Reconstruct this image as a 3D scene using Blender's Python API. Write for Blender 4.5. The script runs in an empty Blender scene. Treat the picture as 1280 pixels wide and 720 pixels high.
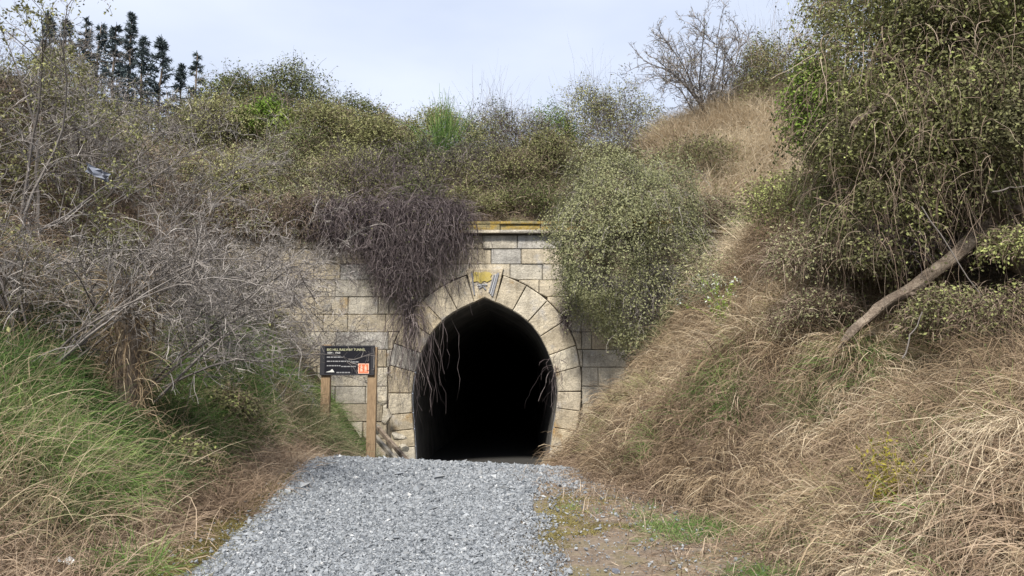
import bpy, math, random
import numpy as np
from mathutils import Vector

C = bpy.context.scene.collection
SC = bpy.context.scene
R = np.random.default_rng(7)
random.seed(7)

# ------------------------------------------------------------------ camera, sky, sun, exposure
EYE = np.array([0.0, 0.0, 1.6])
FPX = 1000.0
PITCH = math.atan(125 / FPX)
cam_d = bpy.data.cameras.new('camera')
cam_d.sensor_width = 36.0
cam_d.lens = 36.0 * FPX / 1280.0
cam_d.clip_end = 2000
cam_o = bpy.data.objects.new('camera', cam_d)
C.objects.link(cam_o)
cam_o.location = EYE
cam_o.rotation_euler = (math.pi / 2 + PITCH, 0, 0)
SC.camera = cam_o

SUN_EL, SUN_AZ = math.radians(50), math.radians(-163)   # azimuth from +Y towards +X
W = bpy.data.worlds.new('World')
SC.world = W
W.use_nodes = True
nt = W.node_tree
bg = nt.nodes['Background']
sky = nt.nodes.new('ShaderNodeTexSky')
sky.sky_type = 'NISHITA'
sky.sun_disc = False
sky.sun_elevation = SUN_EL
sky.sun_rotation = SUN_AZ
tc = nt.nodes.new('ShaderNodeTexCoord')
mp = nt.nodes.new('ShaderNodeMapping')
mp.inputs['Scale'].default_value = (1.0, 1.0, 2.6)
nz = nt.nodes.new('ShaderNodeTexNoise')
nz.inputs['Scale'].default_value = 1.7
nz.inputs['Detail'].default_value = 5
nz.inputs['Roughness'].default_value = 0.5
cr = nt.nodes.new('ShaderNodeValToRGB')
cr.color_ramp.elements[0].position = 0.34
cr.color_ramp.elements[0].color = (4.1, 4.65, 5.9, 1)
cr.color_ramp.elements[1].position = 0.66
cr.color_ramp.elements[1].color = (5.7, 6.1, 7.0, 1)
mx = nt.nodes.new('ShaderNodeMixRGB')
mx.inputs['Fac'].default_value = 0.86
nt.links.new(tc.outputs['Generated'], mp.inputs['Vector'])
nt.links.new(mp.outputs['Vector'], nz.inputs['Vector'])
nt.links.new(nz.outputs['Fac'], cr.inputs['Fac'])
nt.links.new(sky.outputs['Color'], mx.inputs['Color1'])
nt.links.new(cr.outputs['Color'], mx.inputs['Color2'])
nt.links.new(mx.outputs['Color'], bg.inputs['Color'])
bg.inputs['Strength'].default_value = 0.1

sun_d = bpy.data.lights.new('sun', 'SUN')
sun_d.energy = 4.0
sun_d.angle = math.radians(10)
sun_d.color = (1.0, 0.94, 0.84)
sun_o = bpy.data.objects.new('sun', sun_d)
C.objects.link(sun_o)
to_sun = Vector((math.sin(SUN_AZ) * math.cos(SUN_EL), math.cos(SUN_AZ) * math.cos(SUN_EL), math.sin(SUN_EL)))
sun_o.rotation_euler = to_sun.to_track_quat('Z', 'Y').to_euler()

SC.view_settings.view_transform = 'Standard'
SC.view_settings.look = 'None'
SC.view_settings.gamma = 1.0
SC.view_settings.exposure = 0.75
SC.cycles.max_bounces = 6
SC.cycles.diffuse_bounces = 3
SC.cycles.transparent_max_bounces = 4


# ------------------------------------------------------------------ helpers
def at(u, v, d):
    """world point seen at photograph pixel (u, v) at distance d along +Y"""
    r, up = (u - 640) / FPX, (360 - v) / FPX
    c, s = math.cos(PITCH), math.sin(PITCH)
    t = d / (c - up * s)
    return np.array([t * r, d, EYE[2] + t * (s + up * c)])


def ray_ground(u, v):
    for d in np.linspace(5, 34, 1500):
        p = at(u, v, d)
        if p[2] < H(p[0], d): break
    return p


def tag(o, label=None, cat=None, group=None, kind=None):
    if label: o['label'] = label
    if cat: o['category'] = cat
    if group: o['group'] = group
    if kind: o['kind'] = kind
    return o


def empty(name, loc, label, cat, group=None):
    o = bpy.data.objects.new(name, None)
    C.objects.link(o)
    o.location = [float(a) for a in loc]
    o.empty_display_size = 0.2
    return tag(o, label, cat, group)


def link_mesh(name, me, mat, parent=None):
    if mat is not None and not me.materials:
        me.materials.append(mat)
    o = bpy.data.objects.new(name, me)
    C.objects.link(o)
    if parent is not None:
        o.parent = parent
        # geometry is authored in world space: take the parents' offset back out
        off = Vector((0, 0, 0)); p = parent
        while p is not None:
            off += p.location; p = p.parent
        o.location = -off
    return o


class Buf:
    """collects quads and triangles with one float per vertex (tint)"""
    def __init__(s):
        s.v, s.q, s.t, s.f, s.n = [], [], [], [], 0

    def add(s, v, q=None, tris=None, tint=0.5):
        v = np.asarray(v, np.float32).reshape(-1, 3)
        if q is not None and len(q): s.q.append(np.asarray(q, np.int64).reshape(-1, 4) + s.n)
        if tris is not None and len(tris): s.t.append(np.asarray(tris, np.int64).reshape(-1, 3) + s.n)
        s.f.append(np.broadcast_to(np.asarray(tint, np.float32), (len(v),)).copy())
        s.v.append(v)
        s.n += len(v)

    def merge(s, o):
        if o.n == 0: return
        base = s.n
        s.v += o.v; s.f += o.f
        s.q += [a + base for a in o.q]; s.t += [a + base for a in o.t]
        s.n += o.n

    def mesh(s, name, smooth=False):
        v = np.concatenate(s.v)
        q = np.concatenate(s.q) if s.q else np.zeros((0, 4), np.int64)
        t = np.concatenate(s.t) if s.t else np.zeros((0, 3), np.int64)
        me = bpy.data.meshes.new(name)
        me.vertices.add(len(v))
        me.vertices.foreach_set('co', v.ravel())
        nl = len(q) * 4 + len(t) * 3
        me.loops.add(nl)
        me.loops.foreach_set('vertex_index', np.concatenate([q.ravel(), t.ravel()]).astype(np.int32))
        me.polygons.add(len(q) + len(t))
        st = np.concatenate([np.arange(len(q)) * 4, len(q) * 4 + np.arange(len(t)) * 3]).astype(np.int32)
        me.polygons.foreach_set('loop_start', st)
        me.polygons.foreach_set('use_smooth', np.full(len(st), smooth))
        a = me.attributes.new('tint', 'FLOAT', 'POINT')
        a.data.foreach_set('value', np.concatenate(s.f))
        me.update(calc_edges=True)
        return me

    def build(s, name, mat, parent=None, smooth=False):
        if s.n == 0: return None
        return link_mesh(name, s.mesh(name, smooth), mat, parent)


def norm(a):
    return a / np.maximum(np.linalg.norm(a, axis=-1, keepdims=True), 1e-9)


def rnd_dir(n, rng=R):
    return norm(rng.normal(size=(n, 3)))


def _h(ix, iy, iz=0):
    a = (ix * 374761393 + iy * 668265263 + iz * 2147483647 * 3) & 0xFFFFFFFF
    a = ((a ^ (a >> 13)) * 1274126177) & 0xFFFFFFFF
    return ((a ^ (a >> 16)) & 0xFFFF) / 65535.0


def vnoise(x, y, sc=1.0, seed=0):
    x = np.asarray(x, float) * sc + 1000.0 + seed * 17.3; y = np.asarray(y, float) * sc + 1000.0 + seed * 9.1
    ix, iy = np.floor(x).astype(np.int64), np.floor(y).astype(np.int64)
    fx, fy = x - ix, y - iy
    fx, fy = fx * fx * (3 - 2 * fx), fy * fy * (3 - 2 * fy)
    a, b, c, d = _h(ix, iy), _h(ix + 1, iy), _h(ix, iy + 1), _h(ix + 1, iy + 1)
    return (a * (1 - fx) + b * fx) * (1 - fy) + (c * (1 - fx) + d * fx) * fy - 0.5


def strand_paths(p0, d0, L, S, grav, jit, rng=R, clamp=None, lift=0.02, gexp=1.0):
    n = len(p0)
    p = np.array(p0, float); d = norm(np.array(d0, float))
    L = np.broadcast_to(np.asarray(L, float), (n,)); step = (L / S)[:, None]
    g = np.broadcast_to(np.asarray(grav, float), (n,))
    out = [p.copy()]
    for s in range(S):
        d = d + rng.normal(size=(n, 3)) * jit
        d[:, 2] -= g * ((s + 1) / S) ** gexp
        d = norm(d)
        p = p + d * step
        if clamp is not None:
            lo = clamp(p[:, 0], p[:, 1]) + lift * (1 + rng.random(n))
            p[:, 2] = np.maximum(p[:, 2], lo)
        out.append(p.copy())
    return np.stack(out, 1)          # n, S+1, 3


def ribbons(buf, pts, w, tint, tip=0.25, rng=R, tipd=0.0):
    n, k, _ = pts.shape
    w = np.broadcast_to(np.asarray(w, float), (n,))
    d = np.gradient(pts, axis=1)
    side = norm(np.cross(norm(d), rnd_dir(n, rng)[:, None, :]))
    prof = np.linspace(1, tip, k)[None, :, None] * (w * 0.5)[:, None, None]
    a, b = pts - side * prof, pts + side * prof
    v = np.stack([a, b], 2).reshape(n, k * 2, 3)
    i = np.arange(k - 1) * 2
    q1 = np.stack([i, i + 1, i + 3, i + 2], 1)
    q = (np.arange(n)[:, None, None] * (k * 2) + q1[None]).reshape(-1, 4)
    t = np.broadcast_to(np.asarray(tint, float), (n,))[:, None] + np.linspace(0, tipd, k)[None]
    buf.add(v, q, tint=np.clip(np.repeat(t, 2, axis=1).ravel(), 0, 1))


def tubes(buf, pts, r0, r1, tint, sides=4, rng=R, rough=0.0):
    n, k, _ = pts.shape
    r0 = np.broadcast_to(np.asarray(r0, float), (n,)); r1 = np.broadcast_to(np.asarray(r1, float), (n,))
    d = norm(np.gradient(pts, axis=1))
    ref = rnd_dir(n, rng)[:, None, :]
    a = norm(np.cross(d, ref)); b = np.cross(d, a)
    t = np.linspace(0, 1, k)[None]
    r = (r0[:, None] * (1 - t) + r1[:, None] * t)
    ang = np.arange(sides) / sides * 2 * math.pi
    off = a[:, :, None] * np.cos(ang)[None, None, :, None] + b[:, :, None] * np.sin(ang)[None, None, :, None]
    rr = r[:, :, None, None] * (1 + rough * rng.normal(size=(n, k, sides, 1)))
    v = (pts[:, :, None] + off * rr).reshape(n, k * sides, 3)
    q = []
    for s in range(sides):
        s2 = (s + 1) % sides
        i = np.arange(k - 1) * sides
        q.append(np.stack([i + s, i + s2, i + sides + s2, i + sides + s], 1))
    q = np.concatenate(q)
    q = (np.arange(n)[:, None, None] * (k * sides) + q[None]).reshape(-1, 4)
    tt = np.broadcast_to(np.asarray(tint, float), (n,))
    buf.add(v, q, tint=np.repeat(tt, k * sides))


def leaves(buf, p, size, tint, rng=R, up=0.5, aspect=0.55, nrm=None):
    n = len(p)
    size = np.broadcast_to(np.asarray(size, float), (n,))[:, None] * (0.6 + 0.8 * rng.random((n, 1)))
    nrm = norm(rnd_dir(n, rng) + (np.array([0, 0, up]) if nrm is None else nrm * 1.15 + np.array([0, 0, up * .3])))
    l = norm(np.cross(nrm, rnd_dir(n, rng))); s = np.cross(nrm, l)
    v = np.stack([p, p + l * size * 0.5 + s * size * aspect * 0.5 - nrm * size * 0.08,
                  p + l * size - nrm * size * 0.2, p + l * size * 0.5 - s * size * aspect * 0.5 - nrm * size * 0.08], 1)
    q = np.arange(n * 4).reshape(n, 4)
    tt = np.broadcast_to(np.asarray(tint, float), (n,))
    buf.add(v, q, tint=np.clip(np.repeat(tt, 4), 0, 1))


# ------------------------------------------------------------------ materials
def new_mat(name):
    m = bpy.data.materials.new(name); m.use_nodes = True
    t = m.node_tree; t.nodes.clear()
    out = t.nodes.new('ShaderNodeOutputMaterial')
    return m, t, out


def ramp_node(t, stops):
    r = t.nodes.new('ShaderNodeValToRGB')
    e = r.color_ramp.elements
    while len(e) < len(stops): e.new(0.5)
    for i, (p, c) in enumerate(stops):
        e[i].position = p; e[i].color = (*c, 1)
    return r


def noise_node(t, scale, detail=4, rough=0.6, coord='Object', vscale=None):
    tc = t.nodes.new('ShaderNodeTexCoord'); n = t.nodes.new('ShaderNodeTexNoise')
    n.inputs['Scale'].default_value = scale; n.inputs['Detail'].default_value = detail; n.inputs['Roughness'].default_value = rough
    if vscale:
        m = t.nodes.new('ShaderNodeMapping'); m.inputs['Scale'].default_value = vscale
        t.links.new(tc.outputs[coord], m.inputs['Vector']); t.links.new(m.outputs['Vector'], n.inputs['Vector'])
    else:
        t.links.new(tc.outputs[coord], n.inputs['Vector'])
    return n


def mix(t, fac, a, b, mode='MIX'):
    m = t.nodes.new('ShaderNodeMixRGB'); m.blend_type = mode
    for k, x in (('Fac', fac), ('Color1', a), ('Color2', b)):
        if isinstance(x, (int, float)): m.inputs[k].default_value = x
        elif isinstance(x, tuple): m.inputs[k].default_value = (*x, 1)
        else: t.links.new(x, m.inputs[k])
    return m.outputs['Color']


def plant_mat(name, stops, transl=0.25, gloss=0.0, var=0.25):
    """colour runs along the per-blade tint; a low noise shifts it in patches"""
    m, t, out = new_mat(name)
    at_ = t.nodes.new('ShaderNodeAttribute'); at_.attribute_name = 'tint'
    n = noise_node(t, 0.9, 3)
    ad = t.nodes.new('ShaderNodeMath'); ad.operation = 'MULTIPLY_ADD'
    it = t.nodes.new('ShaderNodeAttribute'); it.attribute_type = 'INSTANCER'; it.attribute_name = 'itint'
    sm = t.nodes.new('ShaderNodeMath'); sm.operation = 'ADD'
    t.links.new(at_.outputs['Fac'], sm.inputs[0]); t.links.new(it.outputs['Fac'], sm.inputs[1])
    t.links.new(n.outputs['Fac'], ad.inputs[0]); ad.inputs[1].default_value = var; t.links.new(sm.outputs[0], ad.inputs[2])
    sb = t.nodes.new('ShaderNodeMath'); sb.operation = 'SUBTRACT'; t.links.new(ad.outputs[0], sb.inputs[0]); sb.inputs[1].default_value = var * 0.5
    r = ramp_node(t, stops); t.links.new(sb.outputs[0], r.inputs['Fac'])
    df = t.nodes.new('ShaderNodeBsdfDiffuse'); t.links.new(r.outputs['Color'], df.inputs['Color'])
    last = df.outputs[0]
    if transl:
        tr = t.nodes.new('ShaderNodeBsdfTranslucent'); t.links.new(r.outputs['Color'], tr.inputs['Color'])
        ms = t.nodes.new('ShaderNodeMixShader'); ms.inputs[0].default_value = transl
        t.links.new(last, ms.inputs[1]); t.links.new(tr.outputs[0], ms.inputs[2]); last = ms.outputs[0]
    if gloss:
        gl = t.nodes.new('ShaderNodeBsdfGlossy'); gl.inputs['Roughness'].default_value = 0.42
        gl.inputs['Color'].default_value = (1, 1, 1, 1)
        ms = t.nodes.new('ShaderNodeMixShader'); ms.inputs[0].default_value = gloss
        t.links.new(last, ms.inputs[1]); t.links.new(gl.outputs[0], ms.inputs[2]); last = ms.outputs[0]
    t.links.new(last, out.inputs['Surface'])
    return m


def rough_mat(name, col_fn, bump=0.0, bscale=30, rough=0.9):
    m, t, out = new_mat(name)
    p = t.nodes.new('ShaderNodeBsdfPrincipled')
    p.inputs['Roughness'].default_value = rough
    p.inputs['Specular IOR Level'].default_value = 0.2
    c = col_fn(t)
    if isinstance(c, tuple): p.inputs['Base Color'].default_value = (*c, 1)
    else: t.links.new(c, p.inputs['Base Color'])
    if bump:
        b = t.nodes.new('ShaderNodeBump'); b.inputs['Strength'].default_value = 0.7; b.inputs['Distance'].default_value = bump
        n = noise_node(t, bscale, 6, 0.65); t.links.new(n.outputs['Fac'], b.inputs['Height']); t.links.new(b.outputs[0], p.inputs['Normal'])
    t.links.new(p.outputs[0], out.inputs['Surface'])
    return m


M = {}
M['straw'] = plant_mat('straw', [(0, (.085, .062, .043)), (.35, (.265, .195, .127)), (.7, (.45, .355, .24)), (1, (.62, .53, .39))], .25)
M['thatch'] = plant_mat('thatch', [(0, (.075, .055, .042)), (.4, (.22, .16, .115)), (.75, (.38, .29, .21)), (1, (.5, .41, .31))], .15)
M['grass'] = plant_mat('grass', [(0, (.03, .05, .022)), (.4, (.10, .175, .055)), (.75, (.19, .30, .09)), (1, (.34, .40, .16))], .3)
M['tallgrass'] = plant_mat('tallgrass', [(0, (.06, .09, .04)), (.4, (.14, .18, .085)), (.7, (.33, .295, .18)), (1, (.55, .46, .32))], .25)
M['moss'] = plant_mat('moss', [(0, (.08, .07, .03)), (.5, (.18, .155, .06)), (1, (.27, .235, .09))], .1)
M['greytwig'] = plant_mat('greytwig', [(0, (.065, .057, .053)), (.5, (.178, .160, .148)), (1, (.40, .37, .345))], 0)
M['purpletwig'] = plant_mat('purpletwig', [(0, (.042, .033, .036)), (.5, (.12, .098, .10)), (1, (.28, .24, .235))], 0)
M['browntwig'] = plant_mat('browntwig', [(0, (.07, .05, .038)), (.5, (.205, .155, .118)), (1, (.40, .325, .255))], 0)
M['olive'] = plant_mat('olive', [(0, (.08, .077, .045)), (.5, (.215, .22, .10)), (1, (.39, .385, .18))], .16)
M['darkleaf'] = plant_mat('darkleaf', [(0, (.042, .052, .026)), (.5, (.118, .135, .056)), (1, (.24, .25, .11))], .16)
M['brightleaf'] = plant_mat('brightleaf', [(0, (.09, .15, .03)), (.5, (.20, .29, .06)), (1, (.34, .40, .11))], .16)
M['greyleaf'] = plant_mat('greyleaf', [(0, (.10, .105, .062)), (.5, (.25, .26, .14)), (1, (.43, .42, .24))], .16)
M['ivy'] = plant_mat('ivy', [(0, (.075, .07, .045)), (.45, (.20, .20, .10)), (.75, (.30, .33, .125)), (1, (.46, .50, .19))], .16)
M['conifer'] = plant_mat('conifer', [(0, (.045, .06, .065)), (.5, (.085, .11, .115)), (1, (.16, .19, .19))], .1)  # distance haze painted into the needles: bluish, lightened ramp
M['yellow'] = plant_mat('yellow', [(0, (.16, .16, .03)), (.5, (.30, .27, .05)), (1, (.42, .36, .08))], .3)
M['petal'] = plant_mat('petal', [(0, (.5, .55, .45)), (1, (.75, .78, .72))], .2)


def bark_col(t):
    n = noise_node(t, 9, 6, .7, vscale=(1, 1, .35)); r = ramp_node(t, [(.3, (.07, .052, .04)), (.55, (.20, .16, .125)), (.75, (.34, .29, .24))])
    t.links.new(n.outputs['Fac'], r.inputs['Fac']); return r.outputs['Color']


M['bark'] = rough_mat('bark', bark_col, .02, 22)


def log_col(t):
    n = noise_node(t, 5, 7, .75, vscale=(1, 1, 1)); r = ramp_node(t, [(.3, (.085, .065, .05)), (.5, (.20, .16, .125)), (.68, (.32, .27, .215))])
    t.links.new(n.outputs['Fac'], r.inputs['Fac'])
    n2 = noise_node(t, 40, 5, .8); r2 = ramp_node(t, [(.3, (.5, .5, .5)), (.7, (1.25, 1.25, 1.25))]); t.links.new(n2.outputs['Fac'], r2.inputs['Fac'])
    return mix(t, 1.0, r.outputs['Color'], r2.outputs['Color'], 'MULTIPLY')


M['logwood'] = rough_mat('logwood', log_col, .03, 35)


def post_col(t):
    n = noise_node(t, 6, 6, .7, vscale=(8, 8, .8)); r = ramp_node(t, [(.3, (.15, .10, .06)), (.6, (.33, .235, .145)), (.8, (.43, .33, .22))])
    t.links.new(n.outputs['Fac'], r.inputs['Fac']); return r.outputs['Color']


M['timber'] = rough_mat('timber', post_col, .004, 60)


def greywood_col(t):
    n = noise_node(t, 6, 6, .7, vscale=(1, 6, 6)); r = ramp_node(t, [(.3, (.16, .14, .115)), (.6, (.33, .30, .25)), (.8, (.45, .42, .36))])
    t.links.new(n.outputs['Fac'], r.inputs['Fac']); return r.outputs['Color']


M['greywood'] = rough_mat('greywood', greywood_col, .004, 60)


def ground_col(t):
    n1 = noise_node(t, .55, 5, .6); n2 = noise_node(t, 14, 6, .7)
    r1 = ramp_node(t, [(.35, (.055, .045, .03)), (.5, (.10, .08, .055)), (.65, (.085, .09, .04))]); t.links.new(n1.outputs['Fac'], r1.inputs['Fac'])
    r2 = ramp_node(t, [(.3, (.45, .45, .45)), (.7, (1.5, 1.45, 1.4))]); t.links.new(n2.outputs['Fac'], r2.inputs['Fac'])
    return mix(t, 1.0, r1.outputs['Color'], r2.outputs['Color'], 'MULTIPLY')


M['ground'] = rough_mat('ground', ground_col, .05, 18)


def dirt_col(t):
    n1 = noise_node(t, 1.6, 6, .65); n2 = noise_node(t, 26, 6, .75)
    r1 = ramp_node(t, [(.3, (.13, .098, .072)), (.48, (.215, .17, .13)), (.62, (.18, .155, .085)), (.75, (.27, .235, .19))]); t.links.new(n1.outputs['Fac'], r1.inputs['Fac'])
    r2 = ramp_node(t, [(.3, (.55, .55, .55)), (.7, (1.35, 1.35, 1.35))]); t.links.new(n2.outputs['Fac'], r2.inputs['Fac'])
    return mix(t, 1.0, r1.outputs['Color'], r2.outputs['Color'], 'MULTIPLY')


M['dirt'] = rough_mat('dirt', dirt_col, .03, 40)


def gravelbed_col(t):
    n2 = noise_node(t, 45, 4, .7)
    r2 = ramp_node(t, [(.3, (.08, .09, .10)), (.5, (.16, .175, .19)), (.7, (.27, .29, .31))]); t.links.new(n2.outputs['Fac'], r2.inputs['Fac'])  # darker than the stones: shade between them painted into the bed
    return r2.outputs['Color']


M['gravelbed'] = rough_mat('gravelbed', gravelbed_col, .03, 40)


def stone_attr_col(t):
    r = ramp_node(t, [(0, (.095, .108, .125)), (.35, (.20, .218, .242)), (.75, (.295, .318, .345)), (.93, (.345, .37, .40)), (1, (.47, .485, .50))])
    it = t.nodes.new('ShaderNodeAttribute'); it.attribute_type = 'INSTANCER'; it.attribute_name = 'itint'
    t.links.new(it.outputs['Fac'], r.inputs['Fac'])
    n = noise_node(t, 1.1, 3); r2 = ramp_node(t, [(.4, (1, 1, 1)), (.75, (1.02, .95, .86))]); t.links.new(n.outputs['Fac'], r2.inputs['Fac'])
    return mix(t, 1.0, r.outputs['Color'], r2.outputs['Color'], 'MULTIPLY')


M['gravel'] = rough_mat('gravel', stone_attr_col, 0, 1, .75)


def block_col(t):
    oi = t.nodes.new('ShaderNodeObjectInfo')
    base = ramp_node(t, [(0, (.46, .40, .305)), (.3, (.57, .51, .405)), (.5, (.50, .47, .41)), (.7, (.60, .55, .455)), (.85, (.55, .47, .34)), (1, (.46, .45, .43))])
    t.links.new(oi.outputs['Random'], base.inputs['Fac'])
    n1 = noise_node(t, 1.3, 7, .7, vscale=(1, 1, 1.8)); r1 = ramp_node(t, [(.3, (.58, .57, .56)), (.5, (.95, .94, .92)), (.68, (1.15, 1.13, 1.08))]); t.links.new(n1.outputs['Fac'], r1.inputs['Fac'])
    c = mix(t, 1.0, base.outputs['Color'], r1.outputs['Color'], 'MULTIPLY')
    # pale lime bloom
    n3 = noise_node(t, 1.9, 5, .6); r3 = ramp_node(t, [(.56, (0, 0, 0)), (.68, (.55, .55, .55))]); t.links.new(n3.outputs['Fac'], r3.inputs['Fac'])
    c = mix(t, r3.outputs['Color'], c, (.40, .40, .41))
    # ochre lichen patches
    n4 = noise_node(t, .75, 5, .6); r4 = ramp_node(t, [(.60, (0, 0, 0)), (.68, (.75, .75, .75))]); t.links.new(n4.outputs['Fac'], r4.inputs['Fac'])
    c = mix(t, r4.outputs['Color'], c, (.33, .19, .05))
    # dark run-off streaks
    n5 = noise_node(t, 2.6, 5, .6, vscale=(2.2, 2.2, .22)); r5 = ramp_node(t, [(.36, (.45, .44, .42)), (.52, (1, 1, 1))]); t.links.new(n5.outputs['Fac'], r5.inputs['Fac'])
    c = mix(t, .38, c, r5.outputs['Color'], 'MULTIPLY')
    n2 = noise_node(t, 30, 5, .7); r2 = ramp_node(t, [(.3, (.6, .6, .6)), (.7, (1.22, 1.22, 1.22))]); t.links.new(n2.outputs['Fac'], r2.inputs['Fac'])
    return mix(t, 1.0, c, r2.outputs['Color'], 'MULTIPLY')


M['block'] = rough_mat('sandstone', block_col, .045, 13)


def coping_col(t):
    n1 = noise_node(t, 2.2, 6, .65); r1 = ramp_node(t, [(.34, (.12, .105, .055)), (.45, (.26, .22, .12)), (.55, (.32, .22, .05)), (.66, (.36, .33, .24))]); t.links.new(n1.outputs['Fac'], r1.inputs['Fac'])
    n2 = noise_node(t, 24, 5, .7); r2 = ramp_node(t, [(.3, (.6, .6, .6)), (.7, (1.25, 1.25, 1.25))]); t.links.new(n2.outputs['Fac'], r2.inputs['Fac'])
    return mix(t, 1.0, r1.outputs['Color'], r2.outputs['Color'], 'MULTIPLY')


M['coping'] = rough_mat('coping_stone', coping_col, .02, 16)


def mortar_col(t):
    n = noise_node(t, 6, 5); r = ramp_node(t, [(.3, (.08, .07, .055)), (.7, (.20, .175, .14))]); t.links.new(n.outputs['Fac'], r.inputs['Fac']); return r.outputs['Color']


M['mortar'] = rough_mat('mortar', mortar_col, .02, 20)


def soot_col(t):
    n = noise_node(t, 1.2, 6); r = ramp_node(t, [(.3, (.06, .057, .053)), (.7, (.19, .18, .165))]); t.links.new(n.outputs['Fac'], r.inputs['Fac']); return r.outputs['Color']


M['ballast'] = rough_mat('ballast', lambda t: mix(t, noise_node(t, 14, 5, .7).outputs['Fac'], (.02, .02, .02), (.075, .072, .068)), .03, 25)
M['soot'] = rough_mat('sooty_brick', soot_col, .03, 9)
M['sign_black'] = rough_mat('sign_black', lambda t: (.012, .012, .017), 0, 1, .45)
M['sign_frame'] = rough_mat('sign_frame', lambda t: (.035, .035, .04), 0, 1, .5)
M['print_white'] = rough_mat('print_white', lambda t: (.62, .62, .60), 0, 1, .6)
M['print_cream'] = rough_mat('print_cream', lambda t: (.55, .55, .34), 0, 1, .6)
M['print_grey'] = rough_mat('print_grey', lambda t: (.28, .28, .29), 0, 1, .6)
M['print_orange'] = rough_mat('print_orange', lambda t: (.72, .17, .08), 0, 1, .6)
M['print_pink'] = rough_mat('print_pink', lambda t: (.80, .50, .38), 0, 1, .6)
M['paint_yellow'] = rough_mat('paint_yellow', lambda t: mix(t, noise_node(t, 9, 5).outputs['Fac'], (.46, .35, .05), (.40, .34, .17)), .01, 20)
M['paint_blue'] = rough_mat('paint_blue', lambda t: mix(t, noise_node(t, 12, 5).outputs['Fac'], (.13, .15, .21), (.36, .35, .34)), .01, 20)
M['paint_white'] = rough_mat('paint_white', lambda t: mix(t, noise_node(t, 12, 5).outputs['Fac'], (.45, .47, .52), (.33, .33, .33)), .01, 20)
M['paper'] = rough_mat('paper', lambda t: mix(t, noise_node(t, 25, 5, .7).outputs['Fac'], (.42, .41, .39), (.68, .68, .68)), .004, 60, .8)
M['plastic'] = rough_mat('plastic', lambda t: mix(t, noise_node(t, 12, 5, .7).outputs['Fac'], (.12, .13, .16), (.24, .26, .31)), .006, 30, .55)
M['slate'] = rough_mat('slate', lambda t: mix(t, noise_node(t, 9, 5).outputs['Fac'], (.08, .09, .12), (.22, .24, .28)), .01, 14, .7)

# ------------------------------------------------------------------ terrain
YW = 22.6            # face of the tunnel portal
XC = -0.77           # centre of the tunnel
_ky = np.linspace(-60, 60, 481)
_kz = np.interp(_ky, [-60, -10, 0, 6.5, 10, 13, 15, 17, 20, 22.6, 25, 60], [-.4, -.2, -.02, 0, .12, .24, .24, .05, -.38, -.66, -.74, -.75])
_kz = np.convolve(np.pad(_kz, 3, mode='edge'), np.ones(7) / 7, mode='valid')


def path_z(x, y):
    return np.interp(y, _ky, _kz) - 0.062 * np.clip(np.asarray(x) + 1.8, -3, 3) * np.interp(y, [9, 14, 19], [0.3, 1, .2])


def toe_l(y): return np.interp(y, [-40, 2, 7, 10, 14, 17, 22, 26], [-4.2, -3.6, -3.5, -3.75, -4.0, -3.75, -3.5, -3.4])
def toe_r(y): return np.interp(y, [-40, 3, 7, 9, 11, 13, 17, 22.6, 26], [3.4, 2.8, 2.6, 2.55, 2.1, 1.6, 1.25, 1.1, 1.1])
def grav_l(y): return np.interp(y, [-40, 4, 7, 8.5, 10, 12, 14, 16, 23], [-2.6, -2.6, -2.66, -2.82, -3.0, -3.25, -3.45, -3.3, -2.8])
def grav_r(y): return np.interp(y, [-40, 4, 7, 9, 10, 11, 12, 13.5, 16, 23], [.8, .6, .55, .5, .55, .7, 1.0, 1.35, 1.2, .8])


def smin(a, b, k):
    h = np.clip(.5 + .5 * (b - a) / k, 0, 1)
    return b * (1 - h) + a * h - k * h * (1 - h)


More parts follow.
